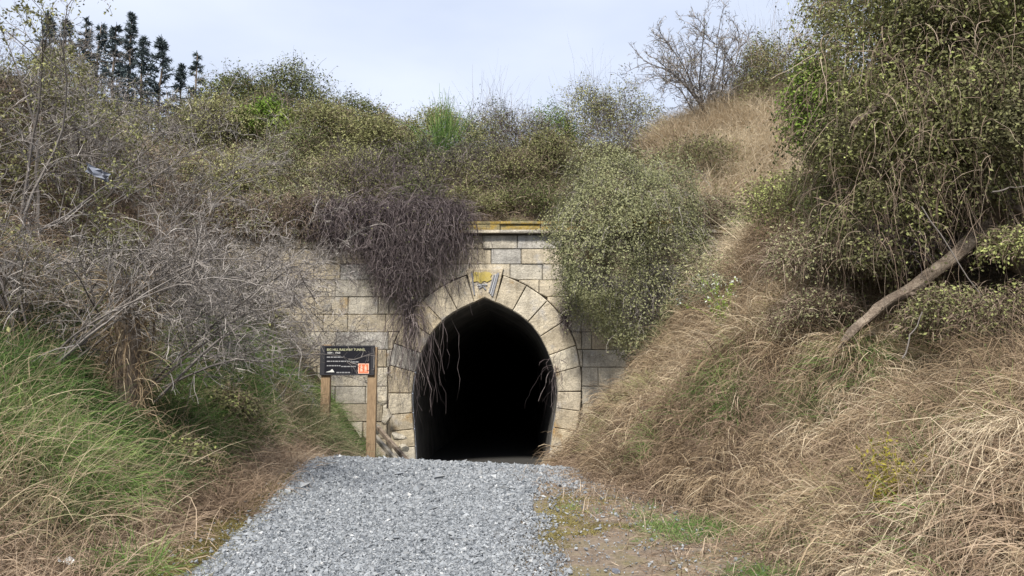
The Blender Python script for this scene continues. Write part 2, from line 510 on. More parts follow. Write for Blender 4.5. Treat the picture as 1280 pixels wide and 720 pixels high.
def H(x, y):
    x = np.asarray(x, float); y = np.asarray(y, float)
    base = path_z(x, y)
    sl = np.maximum(toe_l(y) - x, 0); sr = np.maximum(x - toe_r(y), 0)
    kl = np.interp(y, [0, 7, 9.5, 12, 16, 22], [.58, .62, .8, .9, 1.05, 1.25]); kr = np.interp(y, [0, 8, 10.5, 13.5, 18, 22], [.58, .62, .66, .92, 1.08, 1.02])
    lump = vnoise(x, y, .45, 1) * 1.0 + vnoise(x, y, 1.2, 2) * .35
    rise_l = sl * kl * np.minimum(1, .55 + sl * .5)
    rise_r = sr * kr * np.minimum(1, .6 + sr * .35)
    shelf = smin(rise_r, 1.55 + .15 * lump, .6) + np.maximum(sr - 4.4, 0) * 1.25
    ws = np.interp(y, [11.2, 14.5], [1, 0])
    rise_r = rise_r * (1 - ws) + np.minimum(shelf, rise_r + 1.0) * ws
    capl = np.interp(y, [-20, 5, 14, 24, 30], [7, 7, 8.5, 10.3, 10.8]) ; capr = np.interp(y, [-20, 5, 14, 24, 30], [8, 8, 9, 11.6, 12])
    zl = smin(rise_l + lump * np.minimum(sl * .5, 1), capl + lump, 2.0)
    zr = smin(rise_r + lump * np.minimum(sr * .5, 1), capr + lump, 2.0)
    z = base + np.where(sl > 0, zl, 0) + np.where(sr > 0, zr, 0)
    ze = smin(6.1 + (y - 23.0) * .74 + lump * .6, 10.9 + lump + 0.0 * y, 1.5)
    z = np.where(y > YW + .35, np.maximum(z, ze), z)
    z = z + np.where(y > 23.2, 1, 0) * (1.25 * np.exp(-((x + 9.2) / 3.4) ** 2 - ((y - 32) / 4.0) ** 2) + 1.9 * np.clip((x - 4.5) / 5, 0, 1) * np.clip((y - 23.2) / 5, 0, 1) - .45 * np.exp(-((x + 3.8) / 1.8) ** 2 - ((y - 31) / 3) ** 2))
    z = z + 1.0 * np.exp(-((x - 4.85) / .85) ** 2 - ((y - 11.3) / .7) ** 2)      # the grassy ledge the fallen log rests on
    far = np.clip((np.hypot(x, y) - 60) / 120, 0, 1)
    return z + far * far * vnoise(x, y, .012, 5) * 10 + np.clip((y - 40) / 40, 0, 1) * np.clip(-(x + 4) / 10, 0, 1) * 3.0


def grad(x, y, e=.15):
    return (H(x + e, y) - H(x - e, y)) / (2 * e), (H(x, y + e) - H(x, y - e)) / (2 * e)


def coords(spans):
    out = [np.linspace(a, b, n, endpoint=False) for a, b, n in spans]
    return np.concatenate(out + [np.array([spans[-1][1]])])


gx = coords([(-400, -60, 12), (-60, -18, 24), (-18, 14, 136), (14, 60, 26), (60, 400, 12)])
gy = coords([(-120, -10, 14), (-10, 2, 16), (2, 22.6, 88), (22.6, 23.0, 1), (23.0, 37, 56), (37, 80, 24), (80, 500, 14)])
X, Y = np.meshgrid(gx, gy, indexing='ij')
Z = H(X, Y)
nx_, ny_ = X.shape
idx = np.arange(nx_ * ny_).reshape(nx_, ny_)
q = np.stack([idx[:-1, :-1], idx[1:, :-1], idx[1:, 1:], idx[:-1, 1:]], -1)
cx = (X[:-1, :-1] + X[1:, 1:]) / 2; cy = (Y[:-1, :-1] + Y[1:, 1:]) / 2
hole = (cy > 22.5) & (cy < 23.1) & (np.abs(cx - XC) < 3.0)
g = Buf(); g.add(np.stack([X, Y, Z], -1).reshape(-1, 3), q[~hole].reshape(-1, 4), tint=.5)
tag(g.build('ground', M['ground'], smooth=True), kind='structure')


def strip(name, mat, xl, xr, ys, lift, n=14, wob=0.0, seed=0):
    """a sheet laid on the ground between two edge lines"""
    b = Buf(); rows = []
    for y in ys:
        a = xl(y) + wob * vnoise(np.array([y]), np.array([0.3]), 2.2, seed)[0] * 2 + wob * vnoise(np.array([y]), np.array([.3]), 6, seed)[0]
        c = xr(y) + wob * vnoise(np.array([y]), np.array([7.7]), 2.0, seed + 1)[0] * 2 + wob * vnoise(np.array([y]), np.array([7.7]), 6, seed)[0]
        xs = np.linspace(a, c, n)
        rows.append(np.stack([xs, np.full(n, y), H(xs, np.full(n, y)) + lift], -1))
    v = np.stack(rows); k = len(ys)
    i = np.arange(k * n).reshape(k, n)
    b.add(v.reshape(-1, 3), np.stack([i[:-1, :-1], i[:-1, 1:], i[1:, 1:], i[1:, :-1]], -1).reshape(-1, 4))
    return tag(b.build(name, mat, smooth=True), kind='structure')


ysr = np.concatenate([np.linspace(-60, 2, 40), np.linspace(2.2, 22.6, 120)])
strip('dirt_verge', M['dirt'], lambda y: grav_l(y) - .5, lambda y: toe_r(y) + .15, ysr, .02, 24, .10, 3)
strip('gravel_path', M['gravelbed'], grav_l, lambda y: grav_r(y) - .62, ysr, .035, 20, .10, 5)

def scatter(name, mat, variants, pos, rot, sc, itint, label, cat, rng=R):
    """uncountable ground cover: small meshes instanced on points (geometry nodes)"""
    n = len(pos)
    col = bpy.data.collections.new(name + '_kinds')
    for b in variants:
        me = b.mesh(name + '_piece'); me.materials.append(mat)
        col.objects.link(bpy.data.objects.new(name + '_piece', me))
    me = bpy.data.meshes.new(name)
    me.vertices.add(n); me.vertices.foreach_set('co', np.asarray(pos, np.float32).ravel())
    for an, ty, val in (('rot', 'FLOAT_VECTOR', rot), ('sc', 'FLOAT', sc), ('itint', 'FLOAT', itint), ('vi', 'INT', rng.integers(0, len(variants), n))):
        a = me.attributes.new(an, ty, 'POINT')
        a.data.foreach_set('vector' if ty == 'FLOAT_VECTOR' else 'value', np.ascontiguousarray(val, np.int32 if ty == 'INT' else np.float32).ravel())
    me.update()
    ng = bpy.data.node_groups.new(name + '_scatter', 'GeometryNodeTree')
    ng.interface.new_socket('Geometry', in_out='INPUT', socket_type='NodeSocketGeometry')
    ng.interface.new_socket('Geometry', in_out='OUTPUT', socket_type='NodeSocketGeometry')
    N = ng.nodes.new; L = ng.links.new
    gi, go, ip, ci = N('NodeGroupInput'), N('NodeGroupOutput'), N('GeometryNodeInstanceOnPoints'), N('GeometryNodeCollectionInfo')
    ci.inputs['Collection'].default_value = col; ci.inputs['Separate Children'].default_value = True; ci.inputs['Reset Children'].default_value = True
    def attr(an, ty):
        x = N('GeometryNodeInputNamedAttribute'); x.data_type = ty; x.inputs['Name'].default_value = an
        return x.outputs['Attribute']
    er = N('FunctionNodeEulerToRotation'); L(attr('rot', 'FLOAT_VECTOR'), er.inputs[0])
    L(gi.outputs[0], ip.inputs['Points']); L(ci.outputs[0], ip.inputs['Instance']); ip.inputs['Pick Instance'].default_value = True
    L(attr('vi', 'INT'), ip.inputs['Instance Index']); L(er.outputs[0], ip.inputs['Rotation']); L(attr('sc', 'FLOAT'), ip.inputs['Scale'])
    L(ip.outputs[0], go.inputs[0])
    o = bpy.data.objects.new(name, me); C.objects.link(o)
    md = o.modifiers.new('scatter', 'NODES'); md.node_group = ng
    return tag(o, label, cat, kind='stuff')


# gravel: crushed stones lying on the path, uncountable
def gravel_field():
    oc = np.array([[1, 0, 0], [0, 1, 0], [-1, 0, 0], [0, -1, 0], [0, 0, 1], [0, 0, -1]], float)
    f = np.array([[0, 1, 4], [1, 2, 4], [2, 3, 4], [3, 0, 4], [1, 0, 5], [2, 1, 5], [3, 2, 5], [0, 3, 5]])
    kinds = []
    for i in range(14):
        b = Buf(); v = oc * (.65 + .7 * R.random((6, 1))) + R.normal(size=(6, 3)) * .2
        b.add(v * [1.15, .6 + .5 * R.random(), .4 + .35 * R.random()], tris=f); kinds.append(b)
    n = 175000
    y = 4.6 + (15.8 - 4.6) * R.random(n) ** 1.1
    u = R.random(n)
    el, er = grav_l(y), grav_r(y)
    sp = np.where(R.random(n) < .07, R.exponential(.22, n), 0)
    x = el + (er - el) * u
    x = np.where(u < .5, x - sp, x + sp * 2.6)
    edge = er - x                       # thins out over the dirt on the right shoulder
    keep = (R.random(n) < np.clip(edge / .7 + .12, .06, 1)) & ((edge > .75) | (vnoise(x, y, 1.3, 8) > .05 - edge * .6) | (R.random(n) < .1))
    x, y = x[keep], y[keep]; n = len(x)
    s = np.exp(R.normal(math.log(.0095), .46, n)) * np.interp(y, [5, 9, 15], [1.0, 1.1, 1.5])
    rot = np.stack([R.normal(0, .45, n), R.normal(0, .45, n), R.random(n) * 6.283], 1)
    n2 = 3200; y2 = 4.8 + 9.5 * R.random(n2); x2 = grav_r(y2) - .2 + (toe_r(y2) - grav_r(y2) + .3) * R.random(n2) ** 1.4
    x, y, s = np.concatenate([x, x2]), np.concatenate([y, y2]), np.concatenate([s, np.exp(R.normal(math.log(.009), .5, n2))]); n = len(x)
    rot = np.stack([R.normal(0, .45, n), R.normal(0, .45, n), R.random(n) * 6.283], 1)
    scatter('gravel', M['gravel'], kinds, np.stack([x, y, H(x, y) + .035 + s * .25], 1), rot, s, np.clip(R.normal(.42, .24, n), 0, 1), 'loose blue grey crushed gravel covering the path', 'gravel')


gravel_field()

# ------------------------------------------------------------------ tunnel portal of stone blocks
def px2(u, v):
    p = at(u, v, YW); return p[0], p[2]


prof_r = [(0, 372), (12, 377.5), (24, 383), (36, 389), (48, 397), (60, 408), (70, 422), (78, 438), (84, 454), (89, 472), (91, 490), (90, 505), (88, 520), (84, 545), (78, 596)]
prof_l = [(0, 372), (12, 377.5), (24, 383), (36, 389), (48, 397), (60, 408), (70, 422), (78, 438), (84, 454), (89, 472), (91, 490), (91, 505), (90, 520), (88, 545), (85, 596)]


def dense(prof, sgn, n=200):
    P = np.array([px2(606 + sgn * a, v) for a, v in prof])
    t = np.concatenate([[0], np.cumsum(np.linalg.norm(np.diff(P, axis=0), axis=1))])
    s = np.linspace(0, t[-1], n)
    Q = np.stack([np.interp(s, t, P[:, 0]), np.interp(s, t, P[:, 1])], 1)
    for _ in range(4):
        Q[1:-1] = (Q[:-2] + 2 * Q[1:-1] + Q[2:]) / 4
    return Q, s


Qr, Sr = dense(prof_r, 1); Ql, Sl = dense(prof_l, -1)


def outer(Q, S, sgn):
    T = np.gradient(Q, axis=0); T = T / np.linalg.norm(T, axis=1)[:, None]
    N = np.stack([-T[:, 1], T[:, 0]], 1) * sgn
    off = np.interp(S, [0, 2.4, 3.6, 8], [.82, .84, .68, .62])
    # near the crown lean the normal to vertical so both halves meet
    k = np.clip(S / .5, 0, 1)[:, None]
    N = N * k + np.array([[0, 1.0]]) * (1 - k); N = N / np.linalg.norm(N, axis=1)[:, None]
    O = Q + N * off[:, None]
    return O


Or_, Ol_ = outer(Qr, Sr, 1), outer(Ql, Sl, -1)
ZCROWN = Or_[0, 1]
RE_R = Or_[:, 0].max(); RE_L = Ol_[:, 0].min()


def E(x):
    """height of the ring's outer edge above x (nothing outside the ring)"""
    out = np.full(np.shape(x), -9.0)
    for O, a, b in ((Or_, XC, RE_R), (Ol_, RE_L, XC)):
        up = O[O[:, 1] > O[np.argmax(np.abs(O[:, 0] - XC)), 1]]
        o = np.argsort(up[:, 0])
        m = (x >= a) & (x <= b)
        out = np.where(m, np.interp(x, up[o, 0], up[o, 1]), out)
    return out


portal = empty('tunnel_portal', (XC, YW, H(XC, YW)), 'weathered sandstone railway tunnel portal with arched black mouth', 'tunnel portal')


def prism(poly, y0, y1, bev=.02, rough=.012):
    """a stone: polygon in x/z with a bevelled, slightly uneven front face at y0 (towards the camera)"""
    P = np.array(poly, float); n = len(P)
    c = P.mean(0)
    inn = P + (c - P) / np.maximum(np.linalg.norm(c - P, axis=1)[:, None], 1e-6) * bev * 1.35
    jf = random.uniform(-rough, rough)
    front = np.stack([inn[:, 0], y0 + jf + R.normal(0, rough * .4, n), inn[:, 1]], 1)
    edge = np.stack([P[:, 0], np.full(n, y0 + bev + jf), P[:, 1]], 1)
    back = np.stack([P[:, 0], np.full(n, y1), P[:, 1]], 1)
    fc = np.array([[c[0], y0 + jf - abs(random.gauss(0, rough)), c[1]]])
    v = np.concatenate([front, edge, back, fc])
    i = np.arange(n); j = (i + 1) % n
    b = Buf()
    b.add(v, np.concatenate([np.stack([i + n, j + n, j, i], 1), np.stack([i + 2 * n, j + 2 * n, j + n, i + n], 1)]),
          tris=np.stack([i, j, np.full(n, 3 * n)], 1))
    return b


JO = .0075
ZF = float(px2(606, 596)[1])
course_v = [615, 593, 571, 549, 527, 505, 483, 459, 437, 415, 393, 371, 350, 330, 311, 294]
zc = [px2(640, v)[1] for v in course_v]
WXL, WXR = -8.6, 6.6
for r in range(len(zc) - 1):
    z0, z1 = zc[r], zc[r + 1]
    x = WXL - random.random() * .8
    while x < WXR:
        w = random.uniform(.62, 1.35) if r % 2 else random.uniform(.75, 1.5)
        xa, xb = max(x, WXL), min(x + w, WXR)
        x += w
        if xb - xa < .25: continue
        cuts = [xa] + [c for c in (RE_L, RE_R) if xa + .12 < c < xb - .12] + [xb]
        for a, b in zip(cuts[:-1], cuts[1:]):
            a2, b2 = a + JO, b - JO
            xs = np.linspace(a2, b2, 9)
            e = np.maximum(E(xs) + JO, z0 + JO)
            ok = e < z1 - JO - .05
            if ok.sum() < 2: continue
            if ok.all() and (e <= z0 + JO + 1e-6).all():
                poly = [(a2, z0 + JO), (b2, z0 + JO), (b2, z1 - JO), (a2, z1 - JO)]
            else:
                k = np.where(ok)[0]
                if len(k) != k[-1] - k[0] + 1: continue
                # refine the ends where the arc passes the top of the course
                xs2 = np.linspace(xs[max(k[0] - 1, 0)], xs[min(k[-1] + 1, 8)], 60)
                e2 = np.maximum(E(xs2) + JO, z0 + JO); o2 = e2 < z1 - JO - .02
                xs2, e2 = xs2[o2][[0, 8 * o2.sum() // 40, 16 * o2.sum() // 40, 24 * o2.sum() // 40, 32 * o2.sum() // 40, -1]], e2[o2][[0, 8 * o2.sum() // 40, 16 * o2.sum() // 40, 24 * o2.sum() // 40, 32 * o2.sum() // 40, -1]]
                poly = list(zip(xs2, e2)) + [(xs2[-1], z1 - JO), (xs2[0], z1 - JO)]
            prism(poly, YW + random.uniform(-.012, .012), YW + .3, .018).build('stone_block', M['block'], portal)

# the ring: keystone and voussoirs, then the jamb stones below the springing
def ring_piece(Q, O, S, s0, s1, name, dy, sgn, depth=.22):
    ss = np.linspace(s0 + JO, s1 - JO, 4)
    qi = np.stack([np.interp(ss, S, Q[:, 0]), np.interp(ss, S, Q[:, 1])], 1)
    oi = np.stack([np.interp(ss, S, O[:, 0]), np.interp(ss, S, O[:, 1])], 1)
    qi = qi + (oi - qi) * .004; oi = oi + (qi - oi) * .03
    poly = np.concatenate([qi, oi[::-1]])
    if sgn < 0: poly = poly[::-1]
    return prism(poly[::-1], YW - dy, YW + depth, .02).build(name, M['block'], portal)


# keystone straddles the crown
k = .33
qi = [(np.interp(k, Sl, Ql[:, 0]), np.interp(k, Sl, Ql[:, 1])), (Qr[0, 0], Qr[0, 1]), (np.interp(k, Sr, Qr[:, 0]), np.interp(k, Sr, Qr[:, 1]))]
oi = [(np.interp(k, Sr, Or_[:, 0]), ZCROWN), (np.interp(k, Sl, Ol_[:, 0]), ZCROWN)]
keystone = prism([qi[0], qi[1], qi[2], oi[0], oi[1]], YW - .07, YW + .22, .02).build('keystone', M['block'], portal)
keystone['label'] = 'keystone with yellow patch and blue painted lines'
for Q, O, S, sg in ((Qr, Or_, Sr, 1), (Ql, Ol_, Sl, -1)):
    s = k
    while s < S[-1] - .2:
        L = random.uniform(.52, .6) if s < 3.4 else random.uniform(.42, .56)
        e = min(s + L, S[-1])
        if S[-1] - e < .25: e = S[-1]
        ring_piece(Q, O, S, s, e, 'voussoir' if s < 3.4 else 'jamb_stone', .045 + random.uniform(0, .02), sg)
        s = e

# flat paint on the keystone
def paint(poly, mat, name, y, parent):
    P = np.array([px2(u, v) for u, v in poly]); n = len(P)
    b = Buf(); v = np.concatenate([np.stack([P[:, 0], np.full(n, y), P[:, 1]], 1), np.stack([P[:, 0], np.full(n, y + .03), P[:, 1]], 1)])
    i = np.arange(n); j = (i + 1) % n
    me = bpy.data.meshes.new(name)
    me.from_pydata(v.tolist(), [], [list(range(n))] + [[int(a), int(a + n), int(c + n), int(c)] for a, c in zip(i, j)])
    return link_mesh(name, me, mat, parent)


YP = YW - .104
paint([(591, 342), (595, 340.5), (601, 341.5), (606, 340), (612, 341), (615, 343.5), (613, 347), (614.5, 350), (609, 353), (605, 351.5), (601, 355), (597, 352), (592, 353), (593, 347)], M['paint_yellow'], 'yellow_paint_patch', YP, keystone)
for ln in ([(589, 341), (590.4, 341), (594, 369), (592.4, 369)], [(622, 341), (624, 342), (616, 371), (614, 370)], [(617, 344), (618.6, 344), (612, 366), (610.6, 366)],
           [(598, 360), (604, 356.5), (605, 358), (599, 361.5)], [(604, 357), (608, 362), (606.8, 363), (603, 358.4)]):
    paint(ln, M['paint_blue'], 'blue_paint_stroke', YP - .004, keystone)
for ln in ([(619.5, 343), (621, 343), (614, 368), (612.6, 368)], [(597, 356), (609, 355), (609.5, 357), (597, 358)]):
    paint(ln, M['paint_white'], 'white_paint_stroke', YP - .004, keystone)

# core of the wall behind the stones, pierced by the arch
def wall_core():
    y0, y1 = YW + .10, YW + .62
    inner = np.concatenate([(Ql + (Ol_ - Ql) * .12)[::-1], (Qr + (Or_ - Qr) * .12)[1:]])
    inner = inner[::4]
    me_v, me_f = [], []
    top = 6.25; n = len(inner)
    outp = np.array([[WXL + (WXR - WXL) * t, top] for t in np.linspace(0, 1, n)])
    lo, hi = 0, n
    for y in (y0, y1):
        me_v += [(a, y, b) for a, b in inner] + [(a, y, b) for a, b in outp] + [(WXL, y, ZF - .4), (WXR, y, ZF - .4), (inner[0, 0], y, ZF - .4), (inner[-1, 0], y, ZF - .4)]
    k = 2 * n + 4
    for s, fl in ((0, False), (k, True)):
        for i in range(n - 1):
            f = [s + i, s + i + 1, s + n + i + 1, s + n + i]; me_f.append(f[::-1] if fl else f)
        for f in ([s + 2 * n, s + 2 * n + 2, s, s + n], [s + 2 * n + 3, s + 2 * n + 1, s + 2 * n - 1, s + n - 1]):
            me_f.append(f[::-1] if fl else f)
    for i in range(n - 1): me_f.append([i, k + i, k + i + 1, i + 1])
    for i in range(n - 1): me_f.append([n + i, n + i + 1, k + n + i + 1, k + n + i])
    for a, c in ((2 * n, n), (2 * n - 1, 2 * n + 1)): me_f.append([a, c, k + c, k + a])
    me = bpy.data.meshes.new('wall_core'); me.from_pydata(me_v, [], me_f)
    link_mesh('wall_core', me, M['mortar'], portal)


wall_core()


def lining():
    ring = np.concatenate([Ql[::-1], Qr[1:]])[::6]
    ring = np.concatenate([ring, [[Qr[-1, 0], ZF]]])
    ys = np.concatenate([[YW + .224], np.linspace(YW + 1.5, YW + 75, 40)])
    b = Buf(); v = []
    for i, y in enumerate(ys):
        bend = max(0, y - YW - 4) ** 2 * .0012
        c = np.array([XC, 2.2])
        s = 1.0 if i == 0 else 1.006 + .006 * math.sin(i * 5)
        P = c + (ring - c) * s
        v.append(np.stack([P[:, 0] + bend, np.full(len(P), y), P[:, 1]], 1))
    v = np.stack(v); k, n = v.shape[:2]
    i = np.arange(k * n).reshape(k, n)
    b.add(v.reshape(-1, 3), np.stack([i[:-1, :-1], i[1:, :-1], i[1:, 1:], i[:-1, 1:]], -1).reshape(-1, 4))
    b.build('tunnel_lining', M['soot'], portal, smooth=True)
    # floor and the far end of what is built
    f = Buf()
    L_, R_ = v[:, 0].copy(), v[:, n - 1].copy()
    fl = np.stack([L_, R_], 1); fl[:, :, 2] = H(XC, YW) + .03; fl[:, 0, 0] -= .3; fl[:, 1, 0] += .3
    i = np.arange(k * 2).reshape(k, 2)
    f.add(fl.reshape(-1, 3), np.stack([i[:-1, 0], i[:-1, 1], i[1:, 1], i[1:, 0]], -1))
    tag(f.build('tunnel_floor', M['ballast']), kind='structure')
    me = bpy.data.meshes.new('tunnel_end'); me.from_pydata([tuple(p) for p in v[-1]], [], [list(range(n))])
    link_mesh('tunnel_end', me, M['soot'], portal)


lining()

# coping stones and the thin string course under them
zt0, zt1 = px2(640, 292)[1], px2(640, 279)[1]
x = WXL
while x < WXR:
    w = random.uniform(1.1, 1.6); xb = min(x + w, WXR)
    if xb - x < .3: break
    prism([(x + .008, zt0 + .075), (xb - .008, zt0 + .075), (xb - .008, zt1 - .05), (x + .008, zt1 - .05)], YW - .12, YW + .62, .02).build('coping_stone', M['coping'], portal)
    prism([(x + .004, zt0 - .01), (xb - .004, zt0 - .01), (xb - .004, zt0 + .073), (x + .004, zt0 + .073)], YW - .20, YW + .5, .015).build('string_course_stone', M['block'], portal)
    prism([(x + .004, zt1 - .048), (xb - .004, zt1 - .048), (xb - .004, zt1 + .02), (x + .004, zt1 + .02)], YW - .17, YW + .66, .015).build('capping_slab', M['coping'], portal)
    x = xb


# ------------------------------------------------------------------ small solids
def rock(center, size, mat, name, label, cat, parent=None, flat=.6, group=None, tint=.5):
    import bmesh
    bm = bmesh.new(); bmesh.ops.create_icosphere(bm, subdivisions=2, radius=1)
    rr = random.Random(hash(name) % 1000 + int(center[0] * 100))
    planes = [Vector((rr.gauss(0, 1), rr.gauss(0, 1), rr.gauss(0, 1))).normalized() for _ in range(9)]
    for v in bm.verts:
        for p in planes:
            dd = v.co.dot(p)
            if dd > .52: v.co -= p * (dd - .52)
        v.co *= rr.uniform(.96, 1.04)
        v.co = Vector((v.co.x * size[0], v.co.y * size[1], v.co.z * size[2]))
    me = bpy.data.meshes.new(name); bm.to_mesh(me); bm.free()
    o = link_mesh(name, me, mat)
    o.location = [float(c) for c in center]; o.rotation_euler = (0, 0, rr.random() * 6)
    return tag(o, label, cat, group)


def box(name, lo, hi, mat, parent=None, bev=.004):
    import bmesh
    bm = bmesh.new(); bmesh.ops.create_cube(bm, size=1)
    for v in bm.verts:
        v.co = Vector([lo[i] + (hi[i] - lo[i]) * (v.co[i] + .5) for i in range(3)])
    bmesh.ops.bevel(bm, geom=bm.edges[:], offset=bev, segments=1, affect='EDGES')
    me = bpy.data.meshes.new(name); bm.to_mesh(me); bm.free()
    return link_mesh(name, me, mat, parent)


# ------------------------------------------------------------------ information sign
YS = 16.6
def sp(u, v): p = at(u, v, YS); return p[0], p[2]
bx0, bz1 = sp(401, 432); bx1, bz0 = sp(468, 469)
sgn = empty('information_sign', ((bx0 + bx1) / 2, YS, H((bx0 + bx1) / 2, YS)), 'black information board on two timber posts beside the tunnel mouth', 'sign')
board = box('sign_board', (bx0, YS - .03, bz0), (bx1, YS + .0, bz1), M['sign_black'], sgn)
for u in (401.5, 461):
    xa = sp(u, 500)[0]
    w = .19
    xa2 = xa - (0.02 if u < 420 else .04)
    box('post', (xa2, YS + .004, H(xa, YS) - .4), (xa2 + w, YS + .13, bz1 + .02 if u < 420 else bz1 - .03), M['timber'], sgn, .01)
fw = .028
for nm, lo, hi in (('frame_rail', (bx0, bz1 - fw), (bx1, bz1)), ('frame_rail', (bx0, bz0), (bx1, bz0 + fw)),
                   ('frame_stile', (bx0, bz0 + fw), (bx0 + .1, bz1 - fw)), ('frame_stile', (bx1 - .075, bz0 + fw), (bx1, bz1 - fw))):
    box(nm, (lo[0], YS - .036, lo[1]), (hi[0], YS - .031, hi[1]), M['sign_frame'], board, .001)


def text(body, u, v, h_px, w_px, mat, name):
    c = bpy.data.curves.new(name, 'FONT'); c.body = body; c.size = 1; c.extrude = .001
    o = bpy.data.objects.new(name, c); C.objects.link(o)
    bpy.context.view_layer.update()
    dx, dz = sp(u + w_px, v)[0] - sp(u, v)[0], sp(u, v - h_px)[1] - sp(u, v)[1]
    W0, H0 = max(o.dimensions.x, .01), .72
    me = o.to_mesh().copy()
    bpy.data.objects.remove(o)
    x0, z0 = sp(u, v)
    for vt in me.vertices:
        vt.co = Vector((x0 + vt.co.x * dx / W0, YS - .0345 - vt.co.z * .5, z0 + vt.co.y * dz / H0))
    me.materials.clear()
    return link_mesh(name, me, mat, board)


text('BIG HILL RAILWAY TUNNEL', 409, 438.6, 3.0, 48, M['print_cream'], 'title_lettering')
text('1884 - 1968', 409, 442.2, 2.4, 16, M['print_white'], 'date_lettering')
for ln, u1, v in (('The railway line', 432, 447), ('was opened through', 433, 452.6), ('the tunnel with', 441, 453.4), ('the hand tools', 428, 458), ('of the workers', 445, 459)):
    pass
for u0, u1, v in ((409, 431, 446.8), (409, 441, 452), (441, 449, 452.8), (409, 427, 457.5), (427, 446, 458.5), (421, 438, 466)):
    uu = u0
    while uu < u1 - 1:
        w = random.uniform(1.6, 4.2); e = min(uu + w, u1)
        P = [sp(uu, v - 1.0), sp(e, v - 1.0), sp(e, v + .35), sp(uu, v + .35)]
        me = bpy.data.meshes.new('body_lettering')
        me.from_pydata([(p[0], YS - .0348, p[1]) for p in P] + [(p[0], YS - .0318, p[1]) for p in P], [], [[0, 1, 2, 3], [0, 4, 5, 1], [1, 5, 6, 2], [2, 6, 7, 3], [3, 7, 4, 0]])
        link_mesh('body_lettering', me, M['print_grey'], board)
        uu = e + .7


def sign_poly(poly, mat, name, y):
    P = [sp(u, v) for u, v in poly]; n = len(P)
    me = bpy.data.meshes.new(name)
    me.from_pydata([(a, YS - y, b) for a, b in P] + [(a, YS - .03, b) for a, b in P], [], [list(range(n))] + [[i, i + n, (i + 1) % n + n, (i + 1) % n] for i in range(n)])
    return link_mesh(name, me, mat, board)


sign_poly([(407.5, 465.3), (411, 464), (413.5, 463.4), (415.5, 461.2), (417, 463), (418.5, 465.3)], M['print_white'], 'hill_logo', .034)
sign_poly([(448, 454.5), (461.5, 454.5), (461.5, 467), (448, 467)], M['print_pink'], 'symbol_panel', .036)
sign_poly([(448.9, 455.4), (460.6, 455.4), (460.6, 466.1), (448.9, 466.1)], M['print_orange'], 'symbol_panel_face', .038)
for uc in (452.2, 457.4):
    sign_poly([(uc - 1.3, 458), (uc + 1.3, 458), (uc + 1.3, 464.6), (uc + .3, 464.6), (uc, 461.5), (uc - .3, 464.6), (uc - 1.3, 464.6)], M['print_pink'], 'figure_symbol', .040)
    sign_poly([(uc - .7, 456), (uc + .7, 456), (uc + .7, 457.5), (uc - .7, 457.5)], M['print_pink'], 'figure_symbol', .040)

# ------------------------------------------------------------------ plants: generators
def ground_pts(n, xr, yr, rng=R):
    x = xr[0] + (xr[1] - xr[0]) * rng.random(n); y = yr[0] + (yr[1] - yr[0]) * rng.random(n)
    return x, y


def mound(base, rad, n_cane, n_leaf, rng, droop=.35, core=.55, jit=.16, lean=(0, 0), S=7, wid=.012, upw=.7, hang=0.0, L=(.18, .5), cluster=11):
    """a bramble-like bush: canes start inside the mound, arch out through its surface and droop; leaves sit along them.
    returns cane paths and leaf points"""
    rx, ry, rz = rad
    # lumpy envelope: a handful of sub-mounds
    k = cluster
    cc = rnd_dir(k, rng); cc[:, 2] = np.abs(cc[:, 2]) * .9
    cr_ = rng.uniform(.3, .56, k)
    which = rng.integers(0, k, n_cane)
    d = rnd_dir(n_cane, rng); d[:, 2] = np.where(d[:, 2] < -.15, -d[:, 2], d[:, 2])
    c = cc[which] * (1 - cr_[which])[:, None]
    rr = (core + (1 - core) * rng.random(n_cane) ** .7) * .85
    pl = c + d * (cr_[which] * rr)[:, None] * 1.15
    p0 = np.array(base) + pl * np.array([rx, ry, rz]) + np.array([lean[0], lean[1], 0]) * np.maximum(pl[:, 2:3], 0)
    dn = norm(norm(pl + d * .8) + np.array([0, 0, upw]) * rng.random((n_cane, 1)) + rng.normal(size=(n_cane, 3)) * .45)
    Ln = rng.uniform(L[0], L[1], n_cane) * (rx + rz) * .5
    pts = strand_paths(p0, dn, Ln, S, droop * (.4 + 1.2 * rng.random(n_cane)), jit, rng, clamp=H, lift=.02)
    i = rng.integers(0, n_cane, n_leaf); t = rng.random(n_leaf) ** .8 * (S - 1e-3)
    a = t.astype(int); f = (t - a)[:, None]
    lp = pts[i, a] * (1 - f) + pts[i, a + 1] * f + rng.normal(size=(n_leaf, 3)) * .035
    # most leaves sit in the lumpy outer skin of the bush
    sk = rng.random(n_leaf) < .72
    w2 = which[i]; dd = rnd_dir(n_leaf, rng); dd[:, 2] = np.where(dd[:, 2] < -.25, -dd[:, 2], dd[:, 2])
    mid = np.array(base) + cc[w2] * (1 - cr_[w2])[:, None] * np.array([rx, ry, rz])
    ps = cc[w2] * (1 - cr_[w2])[:, None] + dd * (cr_[w2] * (.78 + .3 * rng.random(n_leaf)) * (1 + .18 * np.sin(dd[:, 0] * 7 + w2) * np.sin(dd[:, 2] * 8)))[:, None] * 1.15
    ps = np.array(base) + ps * np.array([rx, ry, rz]) + np.array([lean[0], lean[1], 0]) * np.maximum(ps[:, 2:3], 0)
    ps[:, 2] = np.maximum(ps[:, 2], H(ps[:, 0], ps[:, 1]) + .03)
    lp = np.where(sk[:, None], ps, lp)
    return pts, lp, which, i, norm((lp - mid) / np.array([rx, ry, rz]))


